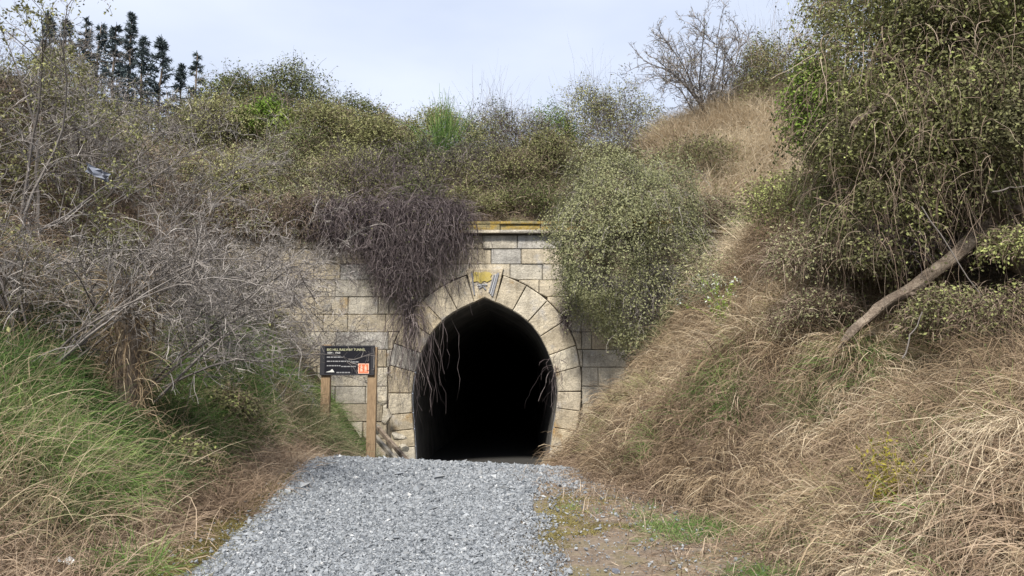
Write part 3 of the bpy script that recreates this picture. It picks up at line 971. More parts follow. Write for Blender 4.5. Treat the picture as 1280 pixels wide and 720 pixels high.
def shrub(name, label, base, rad, leafmat, twigmat, n_cane=900, n_leaf=6000, leaf=.06, seed=1, wid=.012, tl=(.5, .22), tt=(.5, .25), shoots=0, group=None, **kw):
    rng = np.random.default_rng(seed)
    o = empty(name, base, label, kw.pop('cat', 'shrub'), group)
    pts, lp, which, ci, ln = mound(base, rad, n_cane, n_leaf, rng, **kw)
    b = Buf()
    ctint = rng.normal(0, .15, 12) + rng.normal(0, .15)
    ribbons(b, pts, wid * (.6 + .9 * rng.random(n_cane)), np.clip(rng.normal(tt[0], tt[1], n_cane), 0, 1), .35, rng)
    if shoots:
        sp0 = pts[rng.integers(0, n_cane, shoots), 2]
        sd = norm(np.stack([rng.normal(0, .35, shoots), rng.normal(0, .35, shoots), np.ones(shoots)], 1))
        ps = strand_paths(sp0, sd, rng.uniform(.3, .75, shoots) * rad[2], 5, .05, .1, rng)
        ribbons(b, ps, wid * .9, np.clip(rng.normal(tt[0], tt[1], shoots), 0, 1), .3, rng)
    tag(b.build('stems', M[twigmat], o), kind='stuff')
    if twigmat == 'purpletwig': n_leaf = int(n_leaf * .72); lp, which, ci, ln = lp[:n_leaf], which, ci[:n_leaf], ln[:n_leaf]
    if n_leaf:
        lb = Buf()
        leaves(lb, lp, leaf, np.clip(rng.normal(tl[0], tl[1] * .8, n_leaf) + ctint[which[ci] % 12], 0, 1), rng, nrm=ln)
        tag(lb.build('foliage', M[leafmat], o), kind='stuff')
    return o


def on_ground(u, d, dz=0.0):
    x = (u - 640) / FPX * d / math.cos(PITCH) * .985
    return (x, d, float(H(x, d)) + dz)


def bare_bush(name, label, base, height, spread, seed, mat='greytwig', stems=9, lv=(5, 6, 5), lean=(0, 0), thick=.03, leafmat=None, nleaf=0, leaf=.05, cat='bush', w=(.011, .008), droop=.12, up=1.0, upr=.5):
    """leafless bush: stems, branches and twigs, each level sprouting from the one below"""
    rng = np.random.default_rng(seed)
    o = empty(name, base, label, cat)
    n = stems
    ang = rng.random(n) * 6.283
    p0 = np.array(base) + np.stack([np.cos(ang), np.sin(ang), np.zeros(n)], 1) * rng.random((n, 1)) * .35
    d0 = norm(np.stack([np.cos(ang) * spread + lean[0], np.sin(ang) * spread + lean[1], np.full(n, up)], 1) + rng.normal(size=(n, 3)) * .15)
    L0 = height * rng.uniform(.65, 1.05, n)
    pts = strand_paths(p0, d0, L0, 9, droop, .11, rng)
    sb = Buf(); tubes(sb, pts, thick * rng.uniform(.6, 1.1, n), thick * .22, rng.normal(.45, .15, n), 5, rng)
    tag(sb.build('stems', M[mat], o), kind='stuff')
    tb = Buf(); allp = []
    par = pts; Lp = L0
    for li, m in enumerate(lv):
        N = len(par) * m
        pi = np.repeat(np.arange(len(par)), m); S = par.shape[1] - 1
        t = (.18 + .8 * rng.random(N)) * (S - 1e-3); a = t.astype(int); f = (t - a)[:, None]
        p = par[pi, a] * (1 - f) + par[pi, a + 1] * f
        pd = norm(par[pi, a + 1] - par[pi, a])
        d = norm(pd * .75 + rnd_dir(N, rng) * .85 + np.array([0, 0, .22 * upr * 2 - .0]))
        L = Lp[pi] * rng.uniform(.3, .62, N) * (1 - .35 * t / S)
        L = np.minimum(L, 2.2)
        seg = 6 if li == 0 else 5 if li == 1 else 4
        c = strand_paths(p, d, L, seg, droop * 1.2, .17, rng)
        if li == 0: tubes(tb, c, thick * .32, thick * .1, np.clip(rng.normal(.55, .2, N), 0, 1), 4, rng)
        else: ribbons(tb, c, (w[0] if li == 1 else w[1]) * rng.uniform(.7, 1.3, N), np.clip(rng.normal(.6, .22, N), 0, 1), .4, rng)
        par, Lp = c, L
        allp.append(c)
    tag(tb.build('twigs', M[mat], o), kind='stuff')
    if nleaf:
        c = allp[-1]; i = rng.integers(0, len(c), nleaf); a = rng.integers(0, c.shape[1], nleaf)
        lb = Buf(); leaves(lb, c[i, a] + rng.normal(size=(nleaf, 3)) * .03, leaf, np.clip(rng.normal(.55, .22, nleaf), 0, 1), rng)
        tag(lb.build('leaves', M[leafmat], o), kind='stuff')
    return o


# ------------------------------------------------------------------ far conifers beyond the left skyline
def conifer(u, v_top, d, width, seed, label, lo=.12):
    rng = np.random.default_rng(seed)
    top = at(u, v_top, d); b = on_ground(u, d); base = np.array([top[0], d, float(H(top[0], d))])
    h = top[2] - base[2]
    o = empty('conifer_tree', base, label, 'tree', 'dark conifers beyond the left skyline')
    tp = np.stack([np.linspace(base, top, 8)]); tp[0, 1:-1, :2] += rng.normal(size=(6, 2)) * .06
    tb = Buf(); tubes(tb, tp, .2, .03, .5, 6, rng); tb.build('trunk', M['bark'], o, smooth=True)
    n = int(13 * h)
    t = lo + (1 - lo) * rng.random(n) ** .9
    a = rng.random(n) * 6.283
    L = width * .95 * (1 - t) ** .85 * rng.uniform(.45, 1.2, n) + .12
    gap = vnoise(a * .8, t * 11, 1.0, seed) > -.33
    t, a, L = t[gap], a[gap], L[gap]; n = len(t)
    p0 = base + (top - base) * t[:, None]
    d0 = np.stack([np.cos(a), np.sin(a), rng.normal(.28, .15, n)], 1)
    br = strand_paths(p0, d0, L, 5, .05, .06, rng)
    bb = Buf(); ribbons(bb, br, .05, .3, .3, rng); tag(bb.build('branches', M['browntwig'], o), kind='stuff')
    m = 36
    pi = np.repeat(np.arange(n), m); tt = (.15 + .85 * rng.random(n * m)) * 4.999; aa = tt.astype(int); f = (tt - aa)[:, None]
    q0 = br[pi, aa] * (1 - f) + br[pi, aa + 1] * f
    dd = norm(norm(br[pi, aa + 1] - br[pi, aa]) * .7 + rnd_dir(n * m, rng) * .8 + np.array([0, 0, .15]))
    nd = strand_paths(q0, dd, rng.uniform(.14, .34, n * m), 2, .15, .1, rng)
    nb = Buf(); ribbons(nb, nd, .06, np.clip(rng.normal(.5, .25, n * m), 0, 1), .4, rng)
    tag(nb.build('crown', M['conifer'], o), kind='stuff')


CF = [(62, 20, 46, 2.0, 'conifer showing through bare twigs, leftmost of the conifer row'), (84, 28, 50, 1.9, 'ragged conifer second from the left in the row'),
      (108, 24, 47, 1.5, 'slim pointed conifer third from the left in the row'), (127, 31, 50, 1.6, 'short dense conifer between the slim one and the leaning one'),
      (145, 33, 45, 1.5, 'dense dark conifer just left of the tallest spire'), (165, 18, 52, 1.5, 'tallest conifer of the row with a narrow spire'),
      (181, 50, 46, 1.5, 'low dark conifer right of the tallest spire'), (203, 48, 48, 2.2, 'wide airy conifer at the right end of the close row'),
      (227, 84, 50, 1.3, 'small conifer top peeping over scrub between wide and lone conifers'), (247, 66, 50, 1.25, 'small lone conifer standing apart at the right')]
for i, (u, v, d, w, lab) in enumerate(CF):
    conifer(u, v, d, w * 1.35, 100 + i, lab)

# ------------------------------------------------------------------ scrub on the hill above the portal
# (u, distance, rx, ry, rz, leaf material, twig material, canes, leaves, leaf size, label, extra)
HILL = [
 (285, 31.5, 2.3, 1.8, 1.9, 'darkleaf', 'browntwig', 1000, 9000, .075, 'dark green rounded bush on the skyline right of the conifers', {}),
 (355, 31.8, 2.0, 1.8, 2.15, 'darkleaf', 'purpletwig', 1000, 9000, .075, 'darkest bush on the skyline with twiggy top, left of the dip', {}),
 (425, 31.2, 2.2, 1.6, 1.5, 'darkleaf', 'browntwig', 900, 8000, .07, 'dark low bush sloping down the skyline towards the middle dip', {}),
 (492, 30.6, 1.9, 1.5, 1.0, 'olive', 'browntwig', 800, 5500, .06, 'low olive scrub in the dip of the skyline', {}),
 (322, 28.6, 1.25, 1.0, 1.25, 'brightleaf', 'browntwig', 500, 5200, .075, 'bright yellow green bush below the dark skyline bushes', {'shoots': 150, 'tl': (.6, .2)}),
 (545, 30.2, 1.6, 1.4, 1.2, 'olive', 'browntwig', 700, 4500, .06, 'olive bush with brown stems left of the wispy skyline bush', {}),
 (612, 30.8, 1.5, 1.2, 2.0, 'darkleaf', 'purpletwig', 650, 3200, .06, 'wispy upright bush sticking above the skyline in the middle', {'shoots': 160, 'droop': .5}),
 (690, 30.2, 1.35, 1.2, 1.45, 'brightleaf', 'browntwig', 500, 4200, .055, 'yellow green bush on the skyline right of the wispy bush', {'tl': (.3, .2)}),
 (735, 30.5, 1.6, 1.4, 1.9, 'olive', 'purpletwig', 800, 5200, .06, 'olive topped bush with twigs sticking into the sky', {'shoots': 90}),
 (790, 29.8, 1.7, 1.5, 1.9, 'olive', 'purpletwig', 1100, 5000, .06, 'purple brown bush with green crown left of the tan grass', {}),
 (770, 28.4, 1.5, 1.1, 1.1, 'olive', 'purpletwig', 1300, 700, .05, 'dark purple bramble below the olive topped bush', {}),
 (550, 27.4, .75, .6, 1.35, 'grass', 'grass', 420, 1200, .05, 'upright bright green broom bush in the middle of the hill', {'upw': 2.4, 'droop': .05, 'tt': (.6, .2), 'wid': .02, 'L': (.7, 1.2), 'jit': .06}),
 (598, 28.0, 1.5, 1.2, 1.35, 'olive', 'purpletwig', 1100, 2400, .05, 'brown leafless bramble right of the green broom bush', {}),
 (650, 28.2, 1.5, 1.2, 1.3, 'olive', 'purpletwig', 1300, 1200, .05, 'dark plum coloured bramble in the centre of the hill', {}),
 (640, 26.0, 1.7, 1.2, .9, 'olive', 'browntwig', 1100, 1800, .05, 'pale brown scrub above the right end of the bare coping', {}),
 (560, 25.6, 1.6, 1.2, 1.0, 'olive', 'purpletwig', 1200, 1900, .05, 'mixed brown and green scrub above the coping stones', {}),
 (508, 26.6, 1.6, 1.2, 1.15, 'darkleaf', 'purpletwig', 1000, 3400, .055, 'dark green and plum bramble left of the broom bush', {}),
 (455, 28.4, 1.8, 1.3, 1.35, 'olive', 'browntwig', 900, 5600, .06, 'olive green bush in front of the dark sloping skyline bush', {'tl': (.6, .22)}),
 (395, 28.4, 1.7, 1.3, 1.3, 'olive', 'browntwig', 900, 4800, .06, 'grey olive bush right of the bright yellow green bush', {}),
 (262, 28.5, 1.9, 1.4, 1.35, 'olive', 'browntwig', 900, 6500, .065, 'yellowish olive bush left of the bright yellow green bush', {'tl': (.65, .22)}),
 (208, 27.0, 1.9, 1.5, 1.5, 'olive', 'purpletwig', 1300, 1700, .05, 'plum coloured bramble mound behind the bare bushes', {}),
 (150, 28.5, 2.2, 1.6, 1.5, 'olive', 'browntwig', 900, 5600, .065, 'olive bush below the conifer row', {}),
 (80, 28.0, 2.4, 1.7, 1.9, 'olive', 'browntwig', 900, 5600, .065, 'olive scrub under the leftmost conifer', {}),
 (330, 25.8, 1.9, 1.3, 1.2, 'greyleaf', 'browntwig', 1000, 4600, .055, 'grey green bush uphill of the left end of the wall', {'tl': (.3, .2)}),
 (262, 24.6, 1.9, 1.4, 1.3, 'olive', 'browntwig', 1000, 4200, .055, 'green brown scrub behind the long bare twigs', {}),
 (395, 25.6, 1.6, 1.2, 1.0, 'olive', 'browntwig', 1000, 3000, .05, 'rusty brown scrub left of the hanging plum bramble', {'tt': (.7, .2)}),
 (452, 25.2, 1.9, 1.3, 1.25, 'olive', 'purpletwig', 1600, 900, .05, 'plum bramble mound spilling from the hill onto the wall', {}),
 (520, 24.6, 1.5, 1.0, .85, 'darkleaf', 'purpletwig', 1200, 1600, .05, 'dark bramble at the wall head left of the bare coping', {}),
 (430, 23.1, 1.7, 1.0, 1.0, 'olive', 'purpletwig', 1700, 900, .045, 'plum bramble cascading over the coping above the wall, left part', {'L': (.4, 1.0)}),
 (535, 23.1, 1.2, 1.0, .8, 'olive', 'purpletwig', 1500, 900, .045, 'plum bramble cascading over the coping just left of its bare end', {'L': (.4, 1.0)}),
 (340, 23.1, 1.7, 1.1, 1.0, 'greyleaf', 'browntwig', 1300, 2600, .05, 'grey brown bramble covering the left end of the coping', {}),
 (270, 23.1, 1.6, 1.1, 1.1, 'olive', 'browntwig', 1200, 2200, .05, 'twiggy scrub at the far left end of the wall', {}),
 (900, 23.1, 1.3, 1.1, .9, 'greyleaf', 'browntwig', 1000, 2200, .05, 'grey scrub covering the coping right of the big round bush', {}),
 (300, 24.4, 1.5, 1.1, 1.2, 'olive', 'browntwig', 900, 5200, .055, 'olive bush just above the left end of the wall', {'tl': (.5, .2)}),
 (385, 24.3, 1.3, 1.0, 1.0, 'greyleaf', 'browntwig', 900, 4200, .05, 'grey green bush above the wall between olive and plum brambles', {'tl': (.25, .2)}),
 (595, 24.2, 1.2, .9, .75, 'olive', 'browntwig', 900, 3600, .05, 'olive tuft of scrub sitting right above the bare coping', {'tl': (.4, .2)}),
 (665, 24.4, 1.2, .9, .8, 'darkleaf', 'browntwig', 900, 3800, .05, 'dark green scrub above the coping beside the big round bush', {}),
 (690, 26.6, 1.3, 1.0, 1.1, 'olive', 'browntwig', 900, 4600, .055, 'olive bush uphill of the big round bush, left side', {'tl': (.55, .2)}),
 (425, 26.6, 1.5, 1.1, 1.25, 'olive', 'purpletwig', 900, 4600, .055, 'yellowish bush in the middle left of the hill above the plum mound', {'tl': (.68, .2)}),
 (355, 27.0, 1.4, 1.1, 1.2, 'darkleaf', 'browntwig', 900, 5200, .055, 'dark green bush halfway up the hill left of the plum mound', {'tl': (.6, .2)}),
 (605, 26.8, 1.4, 1.0, 1.15, 'greyleaf', 'purpletwig', 1000, 3400, .055, 'grey olive tangle halfway up the hill right of the broom bush', {'tl': (.25, .2)}),
 (840, 23.6, 1.3, 1.0, 1.0, 'greyleaf', 'greytwig', 900, 4200, .05, 'pale grey scrub tucked behind the right shoulder of the big round bush', {}),
 (1000, 19.8, 1.5, 1.2, 1.1, 'greyleaf', 'greytwig', 900, 5200, .05, 'grey green bramble mound on the slope between round bush and vine tree', {'tl': (.5, .2)}),
 (905, 17.6, 1.1, .9, .75, 'greyleaf', 'greytwig', 1000, 3000, .045, 'grey twiggy bramble just uphill of the flowering plants', {'tl': (.4, .2)}),
 (880, 25.5, 1.6, 1.3, 1.0, 'olive', 'browntwig', 900, 2600, .055, 'brown and green scrub right of the big round bush', {}),
 (975, 22.5, 1.7, 1.4, 1.05, 'greyleaf', 'browntwig', 900, 3600, .055, 'grey green scrub on the right slope below the tan grass', {'tl': (.45, .22)}),
 (930, 19.5, 1.3, 1.1, .85, 'greyleaf', 'browntwig', 800, 2600, .05, 'flattened grey bramble right of the big round bush', {'tt': (.7, .2)}),
 (1010, 17.5, 1.3, 1.1, .9, 'olive', 'browntwig', 900, 3200, .05, 'yellowish low scrub beside the vine covered tree', {'tl': (.65, .2), 'tt': (.75, .2)}),
 (960, 28.5, 1.4, 1.2, 2.2, 'darkleaf', 'browntwig', 600, 5200, .06, 'dark leafy bush right of the bare tree on the skyline', {'shoots': 160}),
 (1010, 27.5, 1.8, 1.4, 2.4, 'olive', 'browntwig', 700, 5200, .06, 'tall twiggy bush at the left edge of the vine covered tree', {'shoots': 220}),
]
for i, (u, d, rx, ry, rz, lm, tm, nc, nl, ls, lab, kw) in enumerate(HILL):
    shrub('shrub' if 'bramble' not in lab else 'bramble', lab, on_ground(u, d, -.1), (rx * (1.05 if d > 28.3 else 1.05 if d > 23.95 else 1.1), ry * 1.1, rz * ((1.62 if 540 < u < 800 else 1.3) if d > 28.3 else 1.5 if d > 23.95 else 1.15)), lm, tm, int(nc * .7), int(nl * 1.7) + (1800 if lm != 'grass' and nl < 3000 and d > 23.95 else 0), ls * 1.15, 300 + i, **kw)

# the big round bush that hangs over the right end of the wall
def round_bush():
    rng = np.random.default_rng(77)
    c = np.array([3.15, 20.9, 5.25]); rad = np.array([2.2, 1.6, 2.75])
    o = empty('trailing_bush', (c[0], c[1], float(H(c[0], c[1]))), 'big rounded grey green bush trailing over the right end of the wall', 'bush')
    n = 2600
    d = rnd_dir(n, rng); d[:, 2] = np.where(rng.random(n) < .45, np.abs(d[:, 2]), d[:, 2])
    lump = 1 + .16 * np.sin(d[:, 0] * 5 + 1) * np.sin(d[:, 2] * 6) + .1 * np.sin(d[:, 1] * 9 + d[:, 0] * 7)
    p0 = c + d * rad * (lump * (.72 + .25 * rng.random(n)))[:, None]
    p0[:, 2] = np.maximum(p0[:, 2], H(p0[:, 0], p0[:, 1]) + .1)
    d0 = norm(d * np.array([1, 1, .6]) + rng.normal(size=(n, 3)) * .5 + np.array([0, 0, .25]))
    pts = strand_paths(p0, d0, rng.uniform(.2, .75, n), 7, .8, .2, rng, clamp=H)
    b = Buf(); ribbons(b, pts, .010 * rng.uniform(.6, 1.4, n), np.clip(rng.normal(.55, .25, n), 0, 1), .4, rng)
    tag(b.build('stems', M['greytwig'], o), kind='stuff')
    m = 62000
    i = rng.integers(0, n, m); t = rng.random(m) * 6.99; a = t.astype(int); f = (t - a)[:, None]
    lp = pts[i, a] * (1 - f) + pts[i, a + 1] * f + rng.normal(size=(m, 3)) * .03
    dd = rnd_dir(m, rng); lm = 1 + .14 * np.sin(dd[:, 0] * 5 + 1) * np.sin(dd[:, 2] * 6) + .1 * np.sin(dd[:, 1] * 9 + dd[:, 0] * 7)
    sk = c + dd * rad * (lm * (.84 + .14 * rng.random(m)))[:, None]
    sk[:, 2] = np.maximum(sk[:, 2], H(sk[:, 0], sk[:, 1]) + .05)
    lp = np.where((rng.random(m) < .78)[:, None], sk, lp)
    keep = rng.random(m) < np.clip(1.05 - .55 * (lp[:, 0] - (c[0] - 1)) / 3 - .25 * (4.5 - lp[:, 2]) / 3, .25, 1)
    lp = lp[keep]; m = len(lp); ln = norm((lp - c) / rad + .55 * np.stack([vnoise(lp[:, 2], lp[:, 0], 1.5, 3), vnoise(lp[:, 0], lp[:, 1], 1.5, 4) - .3, vnoise(lp[:, 0], lp[:, 2], 1.5, 5)], 1) * 2)
    tint = np.clip(rng.normal(.42, .17, m) + .25 * vnoise(lp[:, 0] * 1.0 + lp[:, 1], lp[:, 2], 1.3, 9) + .1 * (lp[:, 0] < c[0]), 0, 1)
    lb = Buf(); leaves(lb, lp, .058, tint, rng, nrm=ln); tag(lb.build('foliage', M['greyleaf'], o), kind='stuff')


round_bush()

# vines hanging over the wall
def hanging(name, label, u0, u1, ztop, lens, n, seed, mat, spread=.35, y=YW, out=.35, leafn=0, leafmat='darkleaf', curl=.13, shape=None, tt=(.45, .25), side=2):
    rng = np.random.default_rng(seed)
    o = empty(name, (at((u0 + u1) / 2, 280, y)[0], y - .1, ztop), label, 'vine')
    s = rng.random(n)
    xs = at(u0, 300, y)[0] + (at(u1, 300, y)[0] - at(u0, 300, y)[0]) * s
    p0 = np.stack([xs, y + rng.uniform(-.25, .5, n), ztop + rng.uniform(-.2, .55, n)], 1)
    d0 = norm(np.stack([rng.normal(0, .5, n), -rng.uniform(.3, 1.0, n), rng.normal(.25, .35, n)], 1))
    L = rng.uniform(lens[0], lens[1], n) * (shape(s) if shape else 1)
    def cl(x, yy): return np.full(len(x), -99.0)
    S = 12
    p = p0.copy(); d = d0.copy(); outp = [p.copy()]; step = (L / S)[:, None]
    for k in range(S):
        d = norm(d * .72 + rng.normal(size=(n, 3)) * curl * 2.6 + np.array([0, .0, -.42]))
        p = p + d * step
        p[:, 1] = np.clip(p[:, 1], y - out - .25 * rng.random(n), np.where(p[:, 2] < 6.45, y - .09, 99))
        outp.append(p.copy())
    pts = np.stack(outp, 1)
    b = Buf(); ribbons(b, pts, .013 * rng.uniform(.6, 1.5, n), np.clip(rng.normal(tt[0], tt[1], n), 0, 1), .4, rng)
    # side twigs curling off
    m = n * side; i = rng.integers(0, n, m); a = rng.integers(1, S, m)
    tw = strand_paths(pts[i, a], norm(rnd_dir(m, rng) + np.array([0, -.35, -.2])), rng.uniform(.2, .6, m), 5, .3, .3, rng)
    tw[:, :, 1] = np.minimum(tw[:, :, 1], np.where(tw[:, :, 2] < 6.45, y - .06, 99))
    ribbons(b, tw, .011, np.clip(rng.normal(tt[0] + .05, tt[1], m), 0, 1), .4, rng)
    tag(b.build('stems', M[mat], o), kind='stuff')
    if leafn:
        i = rng.integers(0, n, leafn); a = rng.integers(0, S, leafn)
        lb = Buf(); leaves(lb, pts[i, a] + rng.normal(size=(leafn, 3)) * .05, .05, np.clip(rng.normal(.4, .22, leafn), 0, 1), rng)
        tag(lb.build('foliage', M[leafmat], o), kind='stuff')


hanging('hanging_vine', 'thick plum brown leafless vine curtain hanging over the wall left of the arch', 380, 582, 6.5, (1.1, 3.5), 2300, 41, 'purpletwig', leafn=1500,
        shape=lambda s: np.interp(s, [0, .15, .35, .5, .7, .88, 1], [.3, .42, .72, .95, 1.08, 1.0, .6]), out=.5)
hanging('hanging_vine', 'dark vine trailing down across the left side of the arch', 480, 534, 5.2, (.8, 1.75), 1500, 42, 'purpletwig', side=1, y=YW - .15, out=.3,
        leafn=700, shape=lambda s: np.interp(s, [0, .4, .75, 1], [.8, 1.0, .75, .35]))
hanging('hanging_vine', 'grey brown twigs and leaves spilling over the coping at the left end of the wall', 262, 405, 6.6, (.4, 1.5), 1300, 47, 'browntwig', leafn=5200, leafmat='olive', out=.45, curl=.22)
hanging('hanging_vine', 'grey twigs and small leaves covering the coping right of the big round bush', 850, 985, 6.6, (.4, 1.3), 700, 48, 'browntwig', leafn=4200, leafmat='greyleaf', out=.5, curl=.22)
hanging('hanging_vine', 'thin grey dead strands hanging along the left jamb of the arch', 508, 524, 3.6, (1.2, 3.8), 150, 43, 'purpletwig', side=0, y=YW - .08, out=.16, curl=.09)
hanging('hanging_vine', 'brown dry vine hanging over the far right end of the wall', 725, 850, 4.3, (.8, 2.2), 420, 44, 'greytwig', leafn=900, leafmat='greyleaf', y=YW - .3, out=.6, tt=(.55, .22))
hanging('hanging_vine', 'small dark tuft of dead vine on the right shoulder of the arch', 700, 716, 3.7, (.3, 1.0), 60, 45, 'purpletwig', out=.16, curl=.15)
hanging('hanging_vine', 'wispy dark strands trailing along the right jamb of the arch', 693, 700, 2.2, (.8, 2.6), 18, 46, 'purpletwig', side=0, y=YW - .06, out=.12, curl=.12)

# ------------------------------------------------------------------ bare bushes on the left bank
bare_bush('bare_bush', 'tall grey leafless bush filling the left edge', on_ground(40, 9.6), 3.6, .7, 11, stems=13, lv=(9, 8, 7), thick=.02, lean=(.1, 0))
bare_bush('bare_bush', 'grey leafless bush above the mossy trunk', on_ground(165, 11.4), 3.4, .75, 12, stems=12, lv=(9, 8, 7), thick=.024, lean=(-.05, .1))
bare_bush('bare_bush', 'leafless bush with twigs reaching right towards the wall', on_ground(195, 14.2), 2.7, .75, 13, stems=13, lv=(9, 8, 7), thick=.02, lean=(.2, .2), up=1.0)
bare_bush('bare_bush', 'pale leafless bush bowing over the grass just left of the wall', on_ground(300, 18.6), 2.6, .9, 14, stems=13, lv=(9, 8, 6), thick=.018, lean=(.2, .15), up=.75)
bare_bush('bare_bush', 'bare bush high on the left bank with long arching canes', on_ground(90, 15.5), 3.3, .75, 15, stems=13, lv=(8, 8, 7), thick=.022, lean=(.2, 0))
bare_bush('bare_bush', 'bare bush on the upper bank in front of the plum mound', on_ground(190, 18.5), 3.6, .8, 16, stems=12, lv=(8, 8, 6), thick=.02, lean=(.3, -.1))
bare_bush('leafy_bush', 'tall thin bush with olive leaves in the top left corner', on_ground(15, 13.0), 4.6, .35, 17, stems=9, lv=(6, 5, 4), leafmat='olive', nleaf=6500, leaf=.055)
for (u, d, h_, sd, lab) in ((70, 11.0, 2.6, 61, 'low bare bush standing over the green grass at the left edge'),
                           (345, 19.0, 2.2, 64, 'low bare bush screening the left end of the stone wall'),
                           (280, 19.5, 3.2, 65, 'bare bush at the top of the left bank in front of the wall end'), (20, 16.5, 3.2, 66, 'bare bush far up the left bank at the picture edge')):
    bare_bush('bare_bush', lab, on_ground(u, d), h_, .85, sd, stems=12, lv=(9, 8, 5), lean=(.15, -.05), thick=.018, up=.85)
for (u, d, r_, lm, nl, sd, lab) in ((120, 14.5, (1.3, 1.0, 1.3), 'olive', 5200, 71, 'olive leafy shrub half hidden among the bare bushes'), (265, 17.0, (1.3, 1.0, 1.2), 'darkleaf', 5200, 72, 'dark green shrub behind the bare twigs left of the wall'),
                                    (40, 18.5, (1.6, 1.2, 1.8), 'olive', 5200, 73, 'olive shrub high on the left bank at the picture edge'), (330, 20.6, (1.2, .9, 1.1), 'greyleaf', 4600, 74, 'grey green shrub against the left end of the wall'),
                                    (270, 12.9, (.9, .7, .6), 'ivy', 3600, 75, 'low green leafy plant in the grass under the bare twigs'), (215, 10.6, (.7, .6, .45), 'ivy', 2800, 76, 'green leafy weeds right of the mossy trunk')):
    shrub('shrub', lab, on_ground(u, d, -.1), r_, lm, 'browntwig', 600, nl, .052, sd, wid=.009)
# bare tree on the right skyline
bare_bush('bare_tree', 'leafless many stemmed tree against the sky on the right', on_ground(900, 28.6), 3.7, .36, 18, mat='greytwig', stems=14, lv=(11, 8, 5), thick=.05, w=(.02, .016), droop=.03, cat='tree', leafmat='darkleaf', nleaf=500, leaf=.07)
bare_bush('bare_bush', 'wispy leafless bush on the skyline between the green bush and the bare tree', on_ground(715, 31.5), 2.6, .6, 19, mat='greytwig', stems=10, lv=(5, 4, 3), thick=.03, w=(.014, .012), droop=.05, leafmat='darkleaf', nleaf=500, leaf=.06)

# mossy brown trunk under the bare bushes
def mossy_trunk():
    rng = np.random.default_rng(5)
    b0 = at(160, 470, 10.2); b0 = np.array([b0[0], 10.2, float(H(b0[0], 10.2)) - .1]); t0 = at(160, 350, 10.3)
    o = empty('dead_stump', b0, 'ragged brown trunk of dead stems standing under the bare bushes', 'stump')
    pts = np.linspace(b0, t0, 9)[None]; pts[0, 1:, :2] += rng.normal(size=(8, 2)) * .02
    b = Buf(); tubes(b, pts, .2, .13, .4, 9, rng, .08); b.build('trunk', M['bark'], o, smooth=True)
    n = 900
    a = rng.random(n) * 6.283; z = rng.random(n)
    p0 = b0 + (t0 - b0) * z[:, None] + np.stack([np.cos(a), np.sin(a), 0 * a], 1) * .19
    st = strand_paths(p0, np.stack([np.cos(a) * .4, np.sin(a) * .4, rng.normal(0, .7, n)], 1), rng.uniform(.2, .7, n), 5, .5, .12, rng)
    s = Buf(); ribbons(s, st, .012, np.clip(rng.normal(.5, .2, n), 0, 1), .3, rng)
    tag(s.build('dead_fronds', M['straw'], o), kind='stuff')


mossy_trunk()

# ------------------------------------------------------------------ grass
def downhill(x, y):
    gx_, gy_ = grad(x, y)
    return np.stack([-gx_, -gy_, np.zeros_like(gx_)], 1)


def clumps(b, cx, cy, per, rad, Lr, w, tint, rng, upb=.7, down=.8, grav=.5, S=6, jit=.1, lift=.02, domed=.0, sd=.18, tipd=0.0, wind=(0, 0)):
    n = len(cx) * per
    k = np.repeat(np.arange(len(cx)), per)
    sc = rng.uniform(.75, 1.3, len(cx))[k]
    ox, oy = rng.normal(0, rad, n), rng.normal(0, rad, n)
    x, y = cx[k] + ox, cy[k] + oy
    dh = downhill(cx, cy)[k]
    z = H(x, y) + domed * np.exp(-(ox ** 2 + oy ** 2) / (rad * 1.2) ** 2) * rng.random(n)
    d0 = dh * down + np.array([wind[0], wind[1], upb]) + rng.normal(size=(n, 3)) * .4 + np.stack([ox, oy, 0 * ox], 1) / rad * .35
    pts = strand_paths(np.stack([x, y, z], 1), d0, rng.uniform(Lr[0], Lr[1], n) * sc, S, grav * (.5 + rng.random(n)), jit, rng, clamp=H, lift=lift)
    tb = np.asarray(tint, float)
    tb = tb[k] if tb.ndim else tb
    ribbons(b, pts, w * rng.uniform(.6, 1.35, n), np.clip(tb + rng.normal(0, sd, n), 0, 1), .2, rng, tipd)


def tuft_kinds(k, per, rad, Lr, w, rng, upb=.7, down=.8, grav=.5, S=5, jit=.1, tint=.0, sd=.18, tipd=0.0, leafn=0, leaf=.05):
    """small clumps on flat ground with downhill along +X, to be scattered"""
    out = []
    flat = lambda x, y: np.zeros(len(x))
    for i in range(k):
        b = Buf(); ox, oy = rng.normal(0, rad, per), rng.normal(0, rad, per)
        d0 = np.array([down, 0, upb]) + rng.normal(size=(per, 3)) * .42 + np.stack([ox, oy, 0 * ox], 1) / rad * .3
        pts = strand_paths(np.stack([ox, oy, 0 * ox], 1), d0, rng.uniform(Lr[0], Lr[1], per), S, grav * (.5 + rng.random(per)), jit, rng, clamp=flat, lift=.015)
        ribbons(b, pts, w * rng.uniform(.6, 1.35, per), np.clip(tint + rng.normal(0, sd, per), -.6, 1.6), .2, rng, tipd) if tint > -9 else None
        out.append(b)
    return out


def lay_tufts(name, mat, kinds, x, y, itint, label, cat, rng, sc=(.75, 1.3), slope=.75, sink=.01, spin=.45):
    gx_, gy_ = grad(x, y, .3)
    g2 = np.hypot(gx_, gy_)
    ang = np.where(g2 > .12, np.arctan2(-gy_, -gx_), rng.random(len(x)) * 6.283) + rng.normal(0, spin, len(x))
    tilt = np.arctan(g2) * slope
    rot = np.stack([np.zeros_like(ang), tilt, ang], 1)
    return scatter(name, mat, kinds, np.stack([x, y, H(x, y) - sink], 1), rot, rng.uniform(sc[0], sc[1], len(x)), itint, label, cat, rng)


